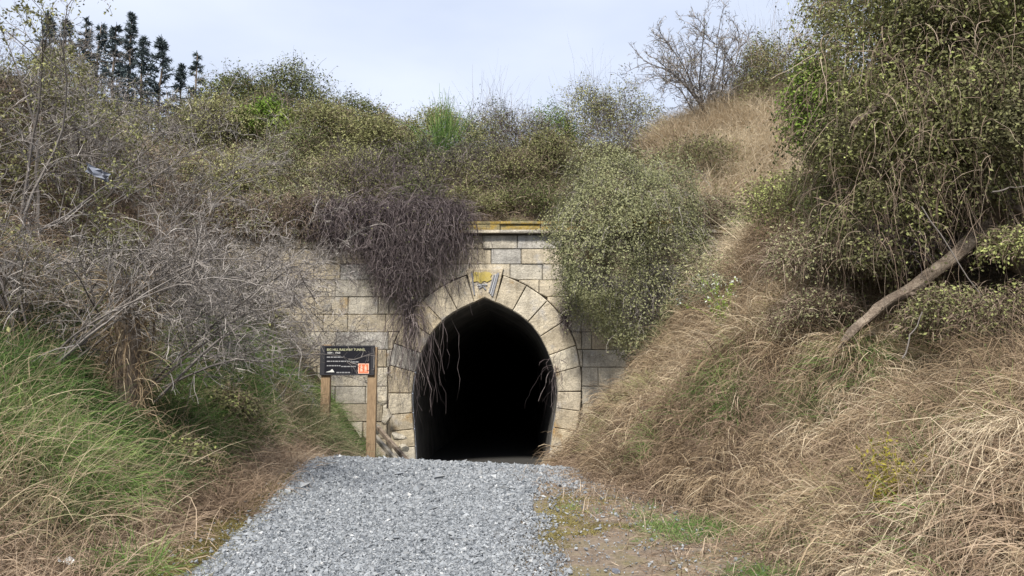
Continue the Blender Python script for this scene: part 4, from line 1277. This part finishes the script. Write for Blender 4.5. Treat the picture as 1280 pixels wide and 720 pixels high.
def spaced(x, y, dist, rng):
    """thin a random cloud so that no two points are closer than dist"""
    cell = {}; keep = []
    for i, (a, b) in enumerate(zip(x, y)):
        k = (int(a // dist), int(b // dist)); ok = True
        for p in (-1, 0, 1):
            for q_ in (-1, 0, 1):
                for j in cell.get((k[0] + p, k[1] + q_), ()):
                    if (x[j] - a) ** 2 + (y[j] - b) ** 2 < dist * dist: ok = False
        if ok: cell.setdefault(k, []).append(i); keep.append(i)
    return np.array(keep)


def right_bank():
    rng = np.random.default_rng(21)
    b = Buf()
    # big tussocks whose dead leaves hang down the bank like skirts
    n = 5000
    y = 4.8 + 17.4 * rng.random(n); s = rng.random(n) * np.interp(y, [5, 10, 14, 22], [4.8, 4.6, 4.2, 3.4]); x = toe_r(y) + .12 + s
    k = spaced(x, y, .44, rng); x, y = x[k], y[k]
    big = vnoise(x, y, .5, 31)
    k = big > -.34; x, y, big = x[k], y[k], big[k]
    tint = np.clip(.46 + vnoise(x, y, .45, 33) * 1.0 + rng.normal(0, .13, len(x)), .0, .95)
    for m, per, w, S in ((y < 9.5, 165, .0060, 5), ((y >= 9.5) & (y < 14), 115, .0088, 5), (y >= 14, 85, .012, 5)):
        cx_, cy_, tn = x[m], y[m], tint[m]
        N = len(cx_) * per; k = np.repeat(np.arange(len(cx_)), per)
        size = rng.uniform(.75, 1.35, len(cx_))[k]; ht = (rng.uniform(.12, .42, len(cx_)))[k]
        a = rng.random(N) * 6.283; r = .2 * size * np.sqrt(rng.random(N))
        ox, oy = np.cos(a) * r, np.sin(a) * r
        px, py = cx_[k] + ox, cy_[k] + oy
        dh = downhill(cx_, cy_); dh = (dh / np.maximum(np.linalg.norm(dh, axis=1), .3)[:, None])[k]
        dh = dh + np.stack([rng.normal(0, .3, len(cx_)), rng.normal(0, .3, len(cx_)), np.zeros(len(cx_))], 1)[k]
        z = H(px, py) + ht * (1 - (r / (.21 * size)) ** 2)
        d0 = dh * .9 + np.array([0, 0, .22]) + np.stack([ox, oy, 0 * ox], 1) / .2 * .35 + rng.normal(size=(N, 3)) * .34
        pts = strand_paths(np.stack([px, py, z], 1), d0, rng.uniform(.22, .8, N) * size, S, .7 * (.6 + .8 * rng.random(N)), .22, rng, clamp=H, lift=.02)
        stray = rng.random(N)
        ribbons(b, pts, w * np.exp(rng.normal(0, .38, N)), np.clip(tn[k] + rng.normal(0, .2, N), 0, 1), .25, rng, .1)
    tag(b.build('dry_grass', M['straw']), 'long dead tan grass draped in tussocks down the right bank', 'dry grass', kind='stuff')
    kinds = tuft_kinds(12, 16, .2, (.25, .7), .0055, rng, .9, .3, .3, 4, .2)
    n = 1500; y = 4.8 + 17.4 * rng.random(n); x = toe_r(y) + .2 + 4.8 * rng.random(n)
    lay_tufts('crossing_stalks', M['straw'], kinds, x, y, np.clip(.62 + vnoise(x, y, .7, 37) * .7 + rng.normal(0, .1, n), 0, 1), 'thin pale stalks criss crossing above the draped dead grass', 'grass stalks', rng, slope=.4, spin=1.2)
    # olive and yellow green weeds mixed into the dead grass
    kinds = tuft_kinds(10, 34, .14, (.2, .55), .009, rng, .9, .35, .4, 5, .15)
    n = 900; y = 5.0 + 14 * rng.random(n); x = toe_r(y) + .4 + 4.4 * rng.random(n)
    k = vnoise(x, y, .55, 38) + .35 * vnoise(x, y, 1.6, 39) > .20; x, y = x[k], y[k]
    lay_tufts('olive_weeds', M['olive'], kinds, x, y, np.clip(.6 + rng.normal(0, .18, len(x)), 0, 1), 'low olive green weeds in patches among the dead grass of the right bank', 'weeds', rng, slope=.5)
    # matted thatch between the tussocks
    kinds = tuft_kinds(10, 34, .16, (.25, .75), .010, rng, .4, .75, .65, 4, .14)
    n = 2600
    y = 4.6 + 17.8 * rng.random(n); s = rng.random(n) * 5.2; x = toe_r(y) - .15 + s
    lay_tufts('thatch', M['thatch'], kinds, x, y, np.clip(.4 + vnoise(x, y, .6, 36) * .8 + rng.normal(0, .08, n), 0, 1), 'matted brown dead stalks under the long grass of the right bank', 'thatch', rng)
    # litter strewn along the foot of the bank and over the dirt
    kinds = tuft_kinds(8, 14, .18, (.08, .32), .008, rng, .10, .1, .7, 3, .25)
    n = 1500; y = 4.6 + 10 * rng.random(n); x = toe_r(y) + .1 - rng.random(n) ** 1.7 * 1.5
    lay_tufts('straw_litter', M['thatch'], kinds, x, y, np.clip(.42 + rng.normal(0, .25, n), 0, 1), 'loose straw and dead stalks strewn over the dirt at the right', 'straw litter', rng, spin=3)
    # green tufts
    kinds = tuft_kinds(8, 46, .11, (.25, .55), .008, rng, 1.0, .35, .5, 5, .14)
    X_, Y_ = [], []
    for (u, v, r, k) in ((890, 478, .3, 18), (905, 520, .22, 10), (812, 568, .15, 8), (1125, 462, .35, 24), (1080, 468, .3, 14), (1020, 470, .3, 8), (1000, 655, .2, 3), (1170, 700, .3, 4), (1130, 575, .28, 5), (1200, 560, .4, 5), (1235, 500, .3, 5), (850, 505, .2, 3), (760, 520, .25, 2)):
        p = ray_ground(u, v); X_.append(p[0] + rng.normal(0, r, k)); Y_.append(p[1] + rng.normal(0, r, k))
    X_, Y_ = np.concatenate(X_), np.concatenate(Y_)
    lay_tufts('green_grass', M['grass'], kinds, X_, Y_, np.clip(.55 + rng.normal(0, .18, len(X_)), 0, 1), 'tufts of green grass showing through the dead grass of the right bank', 'grass', rng, slope=.5)
    kinds = tuft_kinds(8, 40, .06, (.07, .2), .006, rng, .8, .1, .5, 4, .15)
    X_, Y_ = [], []
    for (u, d, rx, ry, k) in ((870, 9.2, .33, .2, 80), (905, 9.0, .22, .2, 40), (975, 8.2, .25, .18, 50), (940, 7.2, .22, .12, 30), (850, 8.6, .2, .15, 20), (800, 10.2, .4, .4, 12)):
        p = on_ground(u, d); X_.append(p[0] + rng.normal(0, rx, k)); Y_.append(p[1] + rng.normal(0, ry, k))
    X_, Y_ = np.concatenate(X_), np.concatenate(Y_)
    lay_tufts('short_green_grass', M['grass'], kinds, X_, Y_, np.clip(.5 + rng.normal(0, .15, len(X_)), 0, 1), 'flat patches of short green grass on the dirt at the right', 'grass', rng)
    # tall pale stalks standing up at the right edge
    sb = Buf(); n = 420
    y = 5.2 + 5.5 * rng.random(n); x = toe_r(y) + .9 + 2.8 * rng.random(n) ** .8
    clumps(sb, x, y, 3, .12, (.4, .85), .005, .62, rng, 1.2, .25, .35, 6, .1)
    tag(sb.build('tall_stalks', M['straw']), 'pale standing grass stalks near the right edge', 'grass stalks', kind='stuff')


right_bank()


def upper_slope():
    rng = np.random.default_rng(22)
    kinds = tuft_kinds(10, 30, .2, (.5, 1.15), .016, rng, 1.25, .25, .28, 5, .1, tipd=.12)
    n = 1700
    y = 19 + 12.5 * rng.random(n); x = np.interp(y, [19, 24, 31], [5.0, 4.6, 5.2]) + (4.6 + .03 * y) * rng.random(n)
    lay_tufts('dry_grass', M['straw'], kinds, x, y, np.clip(.8 + vnoise(x, y, .5, 41) * .6 + rng.normal(0, .08, n), 0, 1), 'standing tan grass on the upper right slope under the bare tree', 'dry grass', rng, slope=.3)
    kinds = tuft_kinds(10, 26, .18, (.3, .9), .012, rng, .8, .5, .5, 5, .12)
    n = 900; y = 12.5 + 8.5 * rng.random(n); x = toe_r(y) + 2.4 + 3.8 * rng.random(n)
    lay_tufts('dry_scrub_grass', M['straw'], kinds, x, y, np.clip(.45 + vnoise(x, y, .6, 42) * .9 + rng.normal(0, .1, n), 0, 1), 'rough dead grass between the brambles of the middle right slope', 'dry grass', rng)


upper_slope()


def left_bank():
    rng = np.random.default_rng(23)
    tl_ = Buf()
    # lush green
    kinds = tuft_kinds(12, 70, .13, (.15, .55), .009, rng, .9, .4, .5, 5, .13, sd=.24)
    n = 2600
    y = 7.6 + 11.9 * rng.random(n); s = .45 + np.interp(y, [5.5, 9, 14, 19], [2.2, 2.2, 2.6, 2.2]) * rng.random(n); x = toe_l(y) - s
    f = vnoise(x, y, .55, 51) + .2 * np.clip((s - .6), -1, 1) + np.interp(y, [6, 9, 13, 19], [.05, .2, .15, .05])
    k = f > -.06; x, y = x[k], y[k]
    y2 = 16.8 + 4.6 * rng.random(260); x2 = toe_l(y2) - .0 - 1.7 * rng.random(260)
    x, y = np.concatenate([x, x2]), np.concatenate([y, y2])
    lay_tufts('green_grass', M['grass'], kinds, x, y, np.clip(.45 + vnoise(x, y, .8, 52) * .9 + rng.normal(0, .07, len(x)) + .15 * (y > 17), .0, .95), 'lush green grass on the left bank', 'grass', rng, slope=.55)
    kinds = tuft_kinds(12, 14, .2, (.25, .75), .006, rng, 1.0, .2, .3, 4, .2)
    n = 800; y = 6.5 + 12 * rng.random(n); x = toe_l(y) - .3 - 3.0 * rng.random(n)
    lay_tufts('pale_stalks', M['straw'], kinds, x, y, np.clip(.62 + vnoise(x, y, .7, 47) * .7, 0, 1), 'pale dead stalks standing through the green grass of the left bank', 'grass stalks', rng, slope=.3, spin=1.5)
    kinds = tuft_kinds(10, 34, .15, (.2, .6), .010, rng, 1.0, .25, .4, 5, .16)
    n = 450; y = 8 + 11 * rng.random(n); x = toe_l(y) - .6 - 3.2 * rng.random(n)
    k = vnoise(x, y, .6, 48) > .02; x, y = x[k], y[k]
    lay_tufts('olive_weeds', M['greyleaf'], kinds, x, y, np.clip(.35 + rng.normal(0, .18, len(x)), 0, 1), 'grey green weeds mixed into the grass of the left bank', 'weeds', rng, slope=.3)
    # rank grass round the left sign post
    kinds = tuft_kinds(8, 50, .12, (.45, 1.0), .011, rng, 1.2, .25, .35, 5, .12)
    n = 70; x = -4.1 + rng.normal(0, .28, n); y = 16.0 + rng.normal(0, .25, n)
    lay_tufts('rank_grass', M['tallgrass'], kinds, x, y, np.clip(.5 + rng.normal(0, .2, n), 0, 1), 'rank half dead grass hiding the foot of the left sign post', 'grass', rng, slope=.3)
    # tall seeding grass leaning right, bottom left corner
    n = 170; y = 6.5 + 2.2 * rng.random(n); x = toe_l(y) - .45 - 2.0 * rng.random(n) ** .9
    kk = spaced(x, y, .2, rng); x, y = x[kk], y[kk]
    clumps(tl_, x, y, 34, .10, (.25, .7), .0060, np.clip(.42 + vnoise(x, y, 1.2, 53) * .9, .05, .9), rng, 1.1, .1, .35, 6, .07, tipd=.25, wind=(.4, -.05))
    n = 70; y = 6.4 + 2.2 * rng.random(n); x = toe_l(y) - .4 - 1.7 * rng.random(n)
    clumps(tl_, x, y, 8, .12, (.6, 1.0), .009, .85, rng, 1.3, .1, .25, 6, .06, wind=(.5, 0))
    tag(tl_.build('tall_grass', M['tallgrass']), 'tall half dry seeding grass leaning right on the near left bank', 'grass', kind='stuff')
    # dead thatch along the toe and up the bank
    kinds = tuft_kinds(12, 42, .15, (.18, .6), .0085, rng, .45, .6, .7, 4, .14)
    n = 1900; y = 5.0 + 14.5 * rng.random(n); x = toe_l(y) + .55 - 1.5 * rng.random(n)
    k = (x < grav_l(y) - np.where(y < 9, .42, .12) - .25 * rng.random(len(x))) & (vnoise(x, y, .8, 54) > -.3); x, y = x[k], y[k]
    n2 = 1300; y2 = 5.4 + 14.6 * rng.random(n2) ** 1.3; x2 = toe_l(y2) - .3 - 4.5 * rng.random(n2)
    x, y = np.concatenate([x, x2]), np.concatenate([y, y2])
    lay_tufts('dead_grass', M['thatch'], kinds, x, y, np.clip(.48 + vnoise(x, y, .7, 55) * .9 + rng.normal(0, .08, len(x)), 0, 1), 'flattened brown dead grass along the left edge of the path', 'dead grass', rng)
    # mossy short verge beside the gravel
    kinds = tuft_kinds(10, 36, .055, (.025, .08), .008, rng, .6, .1, .6, 3, .2)
    n = 1500; y = 4.8 + 7.5 * rng.random(n) ** 1.2; x = grav_l(y) + .1 - .8 * rng.random(n) ** 1.2
    k = vnoise(x, y, 1.0, 57) > -.22; x, y = x[k], y[k]
    n2 = 420; y2 = 6.5 + 5.0 * rng.random(n2); x2 = grav_r(y2) - .2 + 1.0 * rng.random(n2)
    k = vnoise(x2, y2, 1.1, 59) > .0
    x, y = np.concatenate([x, x2[k]]), np.concatenate([y, y2[k]])
    lay_tufts('mossy_turf', M['moss'], kinds, x, y, np.clip(.5 + vnoise(x, y, 1.5, 58) * .9, 0, 1), 'short yellowish mossy turf at the edges of the gravel', 'moss', rng, sink=0)
    # single tuft near the bottom edge
    gb = Buf(); p = on_ground(165, 6.9)
    xx = p[0] + rng.normal(0, .12, 14); yy = p[1] + rng.normal(0, .1, 14)
    clumps(gb, xx, yy, 34, .05, (.2, .42), .008, .62, rng, .9, .2, .45, 5, .1)
    tag(gb.build('grass_tuft', M['grass']), 'spiky green grass tuft beside the white paper scrap', 'grass tuft', kind='stuff')


left_bank()

# undergrowth that fills the gaps between the bushes on the hill
def undergrowth():
    rng = np.random.default_rng(24)
    kinds = tuft_kinds(12, 34, .25, (.15, .5), .012, rng, 1.0, .3, .5, 4, .2)
    n = 1500; x = -15 + 21 * rng.random(n); y = 23.4 + 9 * rng.random(n)
    n2 = 1100; y2 = 9 + 14 * rng.random(n2); x2 = toe_l(y2) - 2.4 - 6 * rng.random(n2)
    x, y = np.concatenate([x, x2]), np.concatenate([y, y2])
    lay_tufts('undergrowth', M['browntwig'], kinds, x, y, np.clip(.45 + vnoise(x, y, .5, 61) * .9 + rng.normal(0, .1, len(x)), 0, 1), 'tangled brown undergrowth between the bushes', 'undergrowth', rng, slope=.3)
    kinds = []
    for i in range(8):
        b = Buf(); q_ = rng.normal(size=(60, 3)) * [.28, .28, .14]; q_[:, 2] = np.abs(q_[:, 2]) + .05
        leaves(b, q_, .06, rng.normal(0, .2, 60), rng); b.f = [rng.normal(0, .2, 60).repeat(4).astype(np.float32)]; kinds.append(b)
    n = 1900; x = -15 + 22 * rng.random(n); y = 23.4 + 9 * rng.random(n)
    n2 = 600; y2 = 9 + 14 * rng.random(n2); x2 = toe_l(y2) - 2.2 - 6 * rng.random(n2)
    x, y = np.concatenate([x, x2]), np.concatenate([y, y2])
    k = vnoise(x, y, .6, 63) > -.2; x, y = x[k], y[k]
    lay_tufts('undergrowth_leaves', M['olive'], kinds, x, y, np.clip(.48 + vnoise(x, y, .4, 65) * .8, 0, 1), 'small olive leaves of the low undergrowth on the hill', 'undergrowth', rng, slope=.3)


undergrowth()

# ------------------------------------------------------------------ the vine covered tree on the right
def vine_tree():
    rng = np.random.default_rng(31)
    base = np.array([6.3, 11.9, float(H(6.3, 11.9))])
    o = empty('vine_covered_tree', base, 'huge tree smothered in vines overhanging the right bank', 'tree')
    # trunk: low, thick, leaning over the bank
    tr = np.array([at(1285, 330, 11.9), at(1240, 262, 11.6), at(1215, 180, 11.6), at(1200, 60, 11.8), at(1210, -60, 12.0)])
    tt = np.linspace(0, 1, 14); k = np.linspace(0, 1, 5)
    pts = np.stack([np.interp(tt, k, tr[:, i]) for i in range(3)], 1)[None]
    b = Buf(); tubes(b, pts, .30, .14, .4, 10, rng, .07)
    limbs = []
    for a, c in (((1215, 180, 11.6), (1090, 60, 11.2)), ((1205, 120, 11.7), (1330, 20, 11.0)), ((1235, 250, 11.6), (1300, 300, 10.2)), ((1210, 100, 11.7), (1060, 160, 11.0))):
        p, q_ = at(*a), at(*c); l = np.linspace(p, q_, 8); l[1:-1] += rng.normal(size=(6, 3)) * .07; l[:, 2] += .25 * np.sin(np.linspace(0, math.pi, 8)); limbs.append(l)
    tubes(b, np.stack(limbs), .10, .03, .4, 7, rng, .06)
    b.build('trunk', M['bark'], o, smooth=True)
    # envelope of the crown: lobes
    lobes = [((1150, 60, 11.6), (1.9, 1.5, 1.5)), ((1260, 60, 11.3), (1.8, 1.5, 1.7)), ((1078, 130, 12.0), (.9, 1.1, 1.3)), ((1120, 190, 11.6), (1.3, 1.2, 1.1)), ((1240, 170, 10.8), (1.2, 1.0, 1.0)),
             ((1100, 0, 12.4), (1.0, 1.2, 1.2)), ((1180, -60, 11.6), (2.2, 1.8, 1.3)), ((1330, 130, 11.0), (1.2, 1.5, 2.0)), ((1100, 280, 11.6), (.85, .9, .8)), ((1062, 235, 12.6), (.75, .9, 1.1))]
    stem, lf = Buf(), Buf()
    for li, (c, rad) in enumerate(lobes):
        c = at(*c); rad = np.array(rad); area = rad[0] * rad[2]
        n = int(460 * area)
        d = rnd_dir(n, rng)
        p0 = c + d * rad * (.7 + .3 * rng.random((n, 1)))
        d0 = norm(d * .8 + rng.normal(size=(n, 3)) * .5 + np.array([0, -.1, .1]))
        L = rng.uniform(.3, .9, n)
        s = strand_paths(p0, d0, L, 8, .55, .13, rng, clamp=H)
        ribbons(stem, s, .008 * rng.uniform(.6, 1.5, n), np.clip(rng.normal(.5, .25, n), 0, 1), .4, rng)
        m = int(14500 * area); k = 16
        sd_ = rnd_dir(k, rng); sr = rng.uniform(.26, .46, k); sc_ = c + sd_ * rad * (1 - sr * .8)[:, None]
        wk = rng.integers(0, k, m); dd = rnd_dir(m, rng)
        lp = sc_[wk] + dd * (sr[wk] * (.8 + .28 * rng.random(m)))[:, None] * rad * 1.1
        i = rng.integers(0, n, m); a = rng.integers(0, 8, m); onst = rng.random(m) < .25
        lp = np.where(onst[:, None], s[i, a] + rng.normal(size=(m, 3)) * .04, lp)
        w = vnoise(lp[:, 0] + lp[:, 1] * .6, lp[:, 2], 1.1, 70 + li)
        keep = (rng.random(m) < np.clip(.78 + w * 1.6, .1, 1)) & (lp[:, 2] > H(lp[:, 0], lp[:, 1]) + .05)
        lp, dd, wk = lp[keep], dd[keep], wk[keep]; m = len(lp)
        ct = rng.normal(0, .14, k)
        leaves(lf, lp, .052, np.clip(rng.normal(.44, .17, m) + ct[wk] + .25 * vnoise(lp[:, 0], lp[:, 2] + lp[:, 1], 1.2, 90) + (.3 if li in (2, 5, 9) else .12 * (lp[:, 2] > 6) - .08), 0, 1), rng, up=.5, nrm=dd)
    tag(lf.build('foliage', M['ivy'], o), kind='stuff')
    # long strands that hang from the crown's lower edge
    n = 460
    u = 1015 + 290 * rng.random(n); v = rng.uniform(40, 290, n); dd = rng.uniform(10.2, 12.2, n)
    p0 = np.array([at(a, c, e) for a, c, e in zip(u, v, dd)])
    keep = p0[:, 2] > H(p0[:, 0], p0[:, 1]) + .4
    p0 = p0[keep]; n = len(p0)
    s = strand_paths(p0, norm(np.stack([rng.normal(-.15, .4, n), rng.normal(-.2, .3, n), rng.normal(-.3, .3, n)], 1)), rng.uniform(.5, 1.5, n), 9, .45, .16, rng, clamp=H)
    ribbons(stem, s, .007 * rng.uniform(.6, 1.5, n), np.clip(rng.normal(.5, .28, n), 0, 1), .5, rng)
    tag(stem.build('vine_stems', M['browntwig'], o), kind='stuff')


vine_tree()

# twiggy curtain and scrub below the crown
shrub('creeper', 'bright green creeper fringing the left edge of the vine covered tree', at(1018, 190, 12.0), (.5, .6, 1.7), 'brightleaf', 'browntwig', 700, 5200, .05, 513, wid=.008, tl=(.45, .25), droop=.6, cat='creeper')
shrub('shrub', 'dense dark bush high behind the vine covered tree', on_ground(1140, 15.5), (2.4, 1.5, 2.6), 'darkleaf', 'browntwig', 700, 9000, .075, 511)
shrub('shrub', 'dense dark bush behind the tree at the top right corner', on_ground(1250, 15.0), (2.2, 1.5, 2.8), 'darkleaf', 'browntwig', 700, 9000, .075, 512)
shrub('bramble', 'grey brown dead bramble hanging below the left side of the vine covered tree', at(1040, 345, 12.2), (.95, .8, 1.15), 'greyleaf', 'browntwig', 1500, 4200, .042, 501, wid=.008, droop=.35, tt=(.6, .25), L=(.25, .7), jit=.25)
shrub('bramble', 'brown dead bramble at the foot of the vine tree, left of the log', at(1025, 415, 12.0), (.8, .6, .7), 'greyleaf', 'browntwig', 1300, 1500, .04, 506, wid=.008, tt=(.45, .25), jit=.25)
shrub('shrub', 'leafy scrub filling the slope left of the vine covered tree', at(1000, 290, 14.2), (1.3, 1.0, 1.2), 'ivy', 'browntwig', 1000, 6000, .05, 507, wid=.009, tl=(.6, .2))
shrub('bramble', 'dark bramble in the hollow behind the fallen log', at(1120, 340, 12.0), (1.0, .8, 1.0), 'darkleaf', 'purpletwig', 1200, 2200, .045, 502, wid=.009)
shrub('shrub', 'green leafy scrub under the fallen log', at(1185, 420, 10.6), (.75, .6, .7), 'ivy', 'browntwig', 900, 2600, .045, 503, wid=.008, tl=(.35, .2), droop=.6)
shrub('bramble', 'coiled dead bramble canes at the right edge under the tree', at(1265, 420, 9.8), (.7, .6, .7), 'ivy', 'browntwig', 900, 1500, .04, 504, tt=(.4, .25), wid=.009, droop=.6)
shrub('shrub', 'small leafy bush at the right edge above the log end', at(1290, 330, 10.4), (.7, .6, .6), 'ivy', 'browntwig', 600, 2600, .045, 505, wid=.008)


def fallen_log():
    rng = np.random.default_rng(33)
    dg = 11.1
    P = np.array([at(1056, 427, dg - .05), at(1095, 392, dg + .05), at(1140, 357, dg + .1), at(1190, 322, dg + .15), at(1240, 285, dg + .25)])
    o = empty('fallen_log', P[0], 'weathered grey brown log leaning diagonally under the vine covered tree', 'log')
    k, sd = 46, 18
    t = np.linspace(0, 1, k)
    c = np.stack([np.interp(t, np.linspace(0, 1, 5), P[:, i]) for i in range(3)], 1)
    for _ in range(4): c[1:-1] = (c[:-2] + 2 * c[1:-1] + c[2:]) / 4
    c[:, 2] += .035 * np.sin(t * 8) + .012 * np.sin(t * 23); c[:, 1] += .03 * np.sin(t * 6 + 1)
    d = norm(np.gradient(c, axis=0)); a = norm(np.cross(d, [0, 0, 1.0])); b_ = np.cross(d, a)
    th = np.arange(sd) / sd * 2 * math.pi
    ridge = 1 + .10 * np.sin(th * 3 + 1)[None] + .07 * np.sin(th[None] * 5 + 6 * t[:, None]) + .05 * vnoise(np.repeat(t[:, None] * 14, sd, 1), np.repeat(th[None] * 1.5, k, 0), 1.0, 4) * 2
    kn = .28 * np.exp(-((t - .55) / .035) ** 2)[:, None] * np.clip(np.cos(th - 2.0), 0, 1)[None] + .3 * np.exp(-((t - .27) / .03) ** 2)[:, None] * np.clip(np.cos(th - 4.2), 0, 1)[None]
    r = (np.interp(t, [0, .06, .3, .7, 1], [.035, .062, .076, .088, .12])[:, None]) * (ridge + kn)
    v = c[:, None] + a[:, None] * (np.cos(th)[None] * r)[..., None] + b_[:, None] * (np.sin(th)[None] * r)[..., None]
    v[0] += -d[0] * (.18 * rng.random((sd, 1))); v[1] += -d[0] * (.06 * rng.random((sd, 1)))
    i = np.arange(k * sd).reshape(k, sd); j = np.roll(i, -1, 1)
    b = Buf(); b.add(np.concatenate([v.reshape(-1, 3), [c[0] + d[0] * .1]]), np.stack([i[:-1], j[:-1], j[1:], i[1:]], -1).reshape(-1, 4), tris=[[m, k * sd, (m + 1) % sd] for m in range(sd)])
    b.build('trunk', M['logwood'], o)
    for (tt, L, an) in ((.45, .3, .5), (.75, .5, 2.6)):
        m = int(tt * k); dr = norm(a[m] * math.cos(an) + b_[m] * math.sin(an) + d[m] * .4)
        l = np.linspace(c[m] + dr * .06, c[m] + dr * L, 6); l[1:] += rng.normal(size=(5, 3)) * .015
        br = Buf(); tubes(br, l[None], .03, .012, .5, 7, rng, .08); br.build('branch_stub', M['logwood'], o)


fallen_log()
# loose sticks leaning on the bank
for (a, c, r, lab) in (((1152, 258, 10.2), (1248, 405, 9.9), .012, 'long thin pale stick leaning in front of the log'), ((1128, 448, 9.9), (1153, 390, 10.0), .014, 'short pale stick standing below the log'),
                       ((1240, 240, 10.0), (1300, 228, 10.2), .016, 'bleached curved branch at the right edge above the log')):
    p, q_ = at(*a), at(*c)
    l = np.linspace(p, q_, 9)[None]; l[0, 1:-1] += R.normal(size=(7, 3)) * .009
    b = Buf(); tubes(b, l, r * .75, r * .45, .45, 6)
    o = b.build('stick', M['greytwig'], smooth=True); tag(o, lab, 'stick', 'bleached sticks under the vine covered tree')

# yellow green weed and the two pale flowering plants
def weed(u, v, d, label, h, mat, n, seed, flower=False):
    rng = np.random.default_rng(seed)
    p = ray_ground(u, v)
    o = empty('flowering_weed' if flower else 'yellow_weed', p, label, 'weed')
    d0 = norm(np.stack([rng.normal(0, .3, n), rng.normal(0, .3, n), np.ones(n)], 1))
    pts = strand_paths(np.repeat(p[None], n, 0) + rng.normal(size=(n, 3)) * [.07, .07, 0], d0, h * rng.uniform(.6, 1.1, n), 6, .12, .1, rng)
    b = Buf(); ribbons(b, pts, .012, .5, .4, rng); tag(b.build('stems', M[mat], o), kind='stuff')
    m = n * (16 if flower else 34); i = rng.integers(0, n, m); t = rng.random(m) * 5.99; a = t.astype(int); f = (t - a)[:, None]
    lb = Buf(); leaves(lb, pts[i, a] * (1 - f) + pts[i, a + 1] * f + rng.normal(size=(m, 3)) * .03, .06 if flower else .035, np.clip(rng.normal(.55, .2, m), 0, 1), rng); tag(lb.build('foliage', M[mat], o), kind='stuff')
    if flower:
        fb = Buf(); q_ = np.repeat(pts[:, -1], 5, 0) + rng.normal(size=(n * 5, 3)) * .03
        leaves(fb, q_, .05, .7, rng); tag(fb.build('blossoms', M['petal'], o), kind='stuff')


weed(1112, 655, 8.1, 'yellow green weed sprouting from the dead grass on the right bank', .75, 'yellow', 26, 1)
weed(860, 412, 17.5, 'bright green plant with pale flowers below the round bush', 1.35, 'brightleaf', 30, 2, True)
weed(906, 424, 17.0, 'second green pale flowered plant, right of the other', 1.35, 'brightleaf', 30, 3, True)

# ------------------------------------------------------------------ little things
p = on_ground(765, 7.25, .03); rock(p, (.055, .045, .04), M['slate'], 'loose_stone', 'dark blue grey stone lying alone on the dirt right of the gravel', 'stone')


def paper():
    for dd in np.linspace(5.2, 8, 200):
        p = at(83, 702, dd); z = p[2]
        if z < H(p[0], dd) + .17: break
    n = 5; v, f = [], []
    for i in range(n):
        for j in range(n):
            x, y = (i / 4 - .5) * .11, (j / 4 - .5) * .075
            v.append((x, y, .025 * math.sin(i * 1.7 + j) + .012 * math.cos(j * 2.3) + (.03 if i == 0 else 0)))
    for i in range(n - 1):
        for j in range(n - 1): f.append([i * n + j, (i + 1) * n + j, (i + 1) * n + j + 1, i * n + j + 1])
    me = bpy.data.meshes.new('paper_scrap'); me.from_pydata(v, [], f)
    o = link_mesh('paper_scrap', me, M['paper']); o.location = (p[0], p[1], z); o.rotation_euler = (.45, -.1, .5)
    md = o.modifiers.new('thick', 'SOLIDIFY'); md.thickness = .002
    tag(o, 'small crumpled white paper scrap in the grass', 'litter')


paper()


def plastic():
    c = at(122, 216, 11.0); n = 6; v, f = [], []
    for i in range(n):
        for j in range(4):
            v.append((c[0] + (i / 5 - .5) * .36, c[1] + .06 * math.sin(i * 2 + j), c[2] - (i / 5 - .5) * .17 + (j / 3 - .5) * .13 + .02 * math.sin(i * 3)))
    for i in range(n - 1):
        for j in range(3): f.append([i * 4 + j, (i + 1) * 4 + j, (i + 1) * 4 + j + 1, i * 4 + j + 1])
    me = bpy.data.meshes.new('plastic_scrap'); me.from_pydata(v, [], f)
    o = link_mesh('plastic_scrap', me, M['plastic']); md = o.modifiers.new('thick', 'SOLIDIFY'); md.thickness = .004
    tag(o, 'blue grey plastic scrap caught in the bare twigs', 'litter')


plastic()

# timber rails and fallen stones between sign and arch
for (a, c, lab, mat) in (((466, 543, 18.6), (494, 574, 17.4), 'pale timber rail sloping down behind the right sign post', 'greywood'), ((478, 541, 19.2), (506, 573, 18.0), 'dark timber rail beside the pale rail below the arch jamb', 'bark')):
    p, q_ = at(*a), at(*c)
    L = float(np.linalg.norm(q_ - p))
    me_o = box('timber_rail', (-L / 2 - .3, -.04, -.05), (L / 2 + .3, .04, .05), M[mat], None, .006)
    dv = Vector([float(z) for z in (q_ - p)]).normalized()
    me_o.rotation_euler = dv.to_track_quat('X', 'Z').to_euler(); me_o.location = [float(z) for z in (p + q_) / 2]
    tag(me_o, lab, 'rail')
for (u, v, d, s, lab) in ((484, 520, 21.6, (.2, .2, .28), 'upright buff stone by the foot of the wall'), (478, 500, 21.9, (.16, .16, .2), 'small broken stone above the upright buff stone'),
                          (497, 545, 21.2, (.3, .25, .12), 'flat dark fallen slab at the left foot of the arch'), (505, 560, 21.0, (.22, .2, .16), 'mossy fallen stone lowest at the left jamb'), (470, 535, 21.4, (.2, .2, .2), 'dark stone half hidden behind the sign post')):
    c = at(u, v, d); c[2] = min(c[2], float(H(c[0], d)) + s[2] * .7) if False else c[2]
    rock(c, s, M['block'], 'fallen_stone', lab, 'stone', group='stones fallen beside the left jamb')
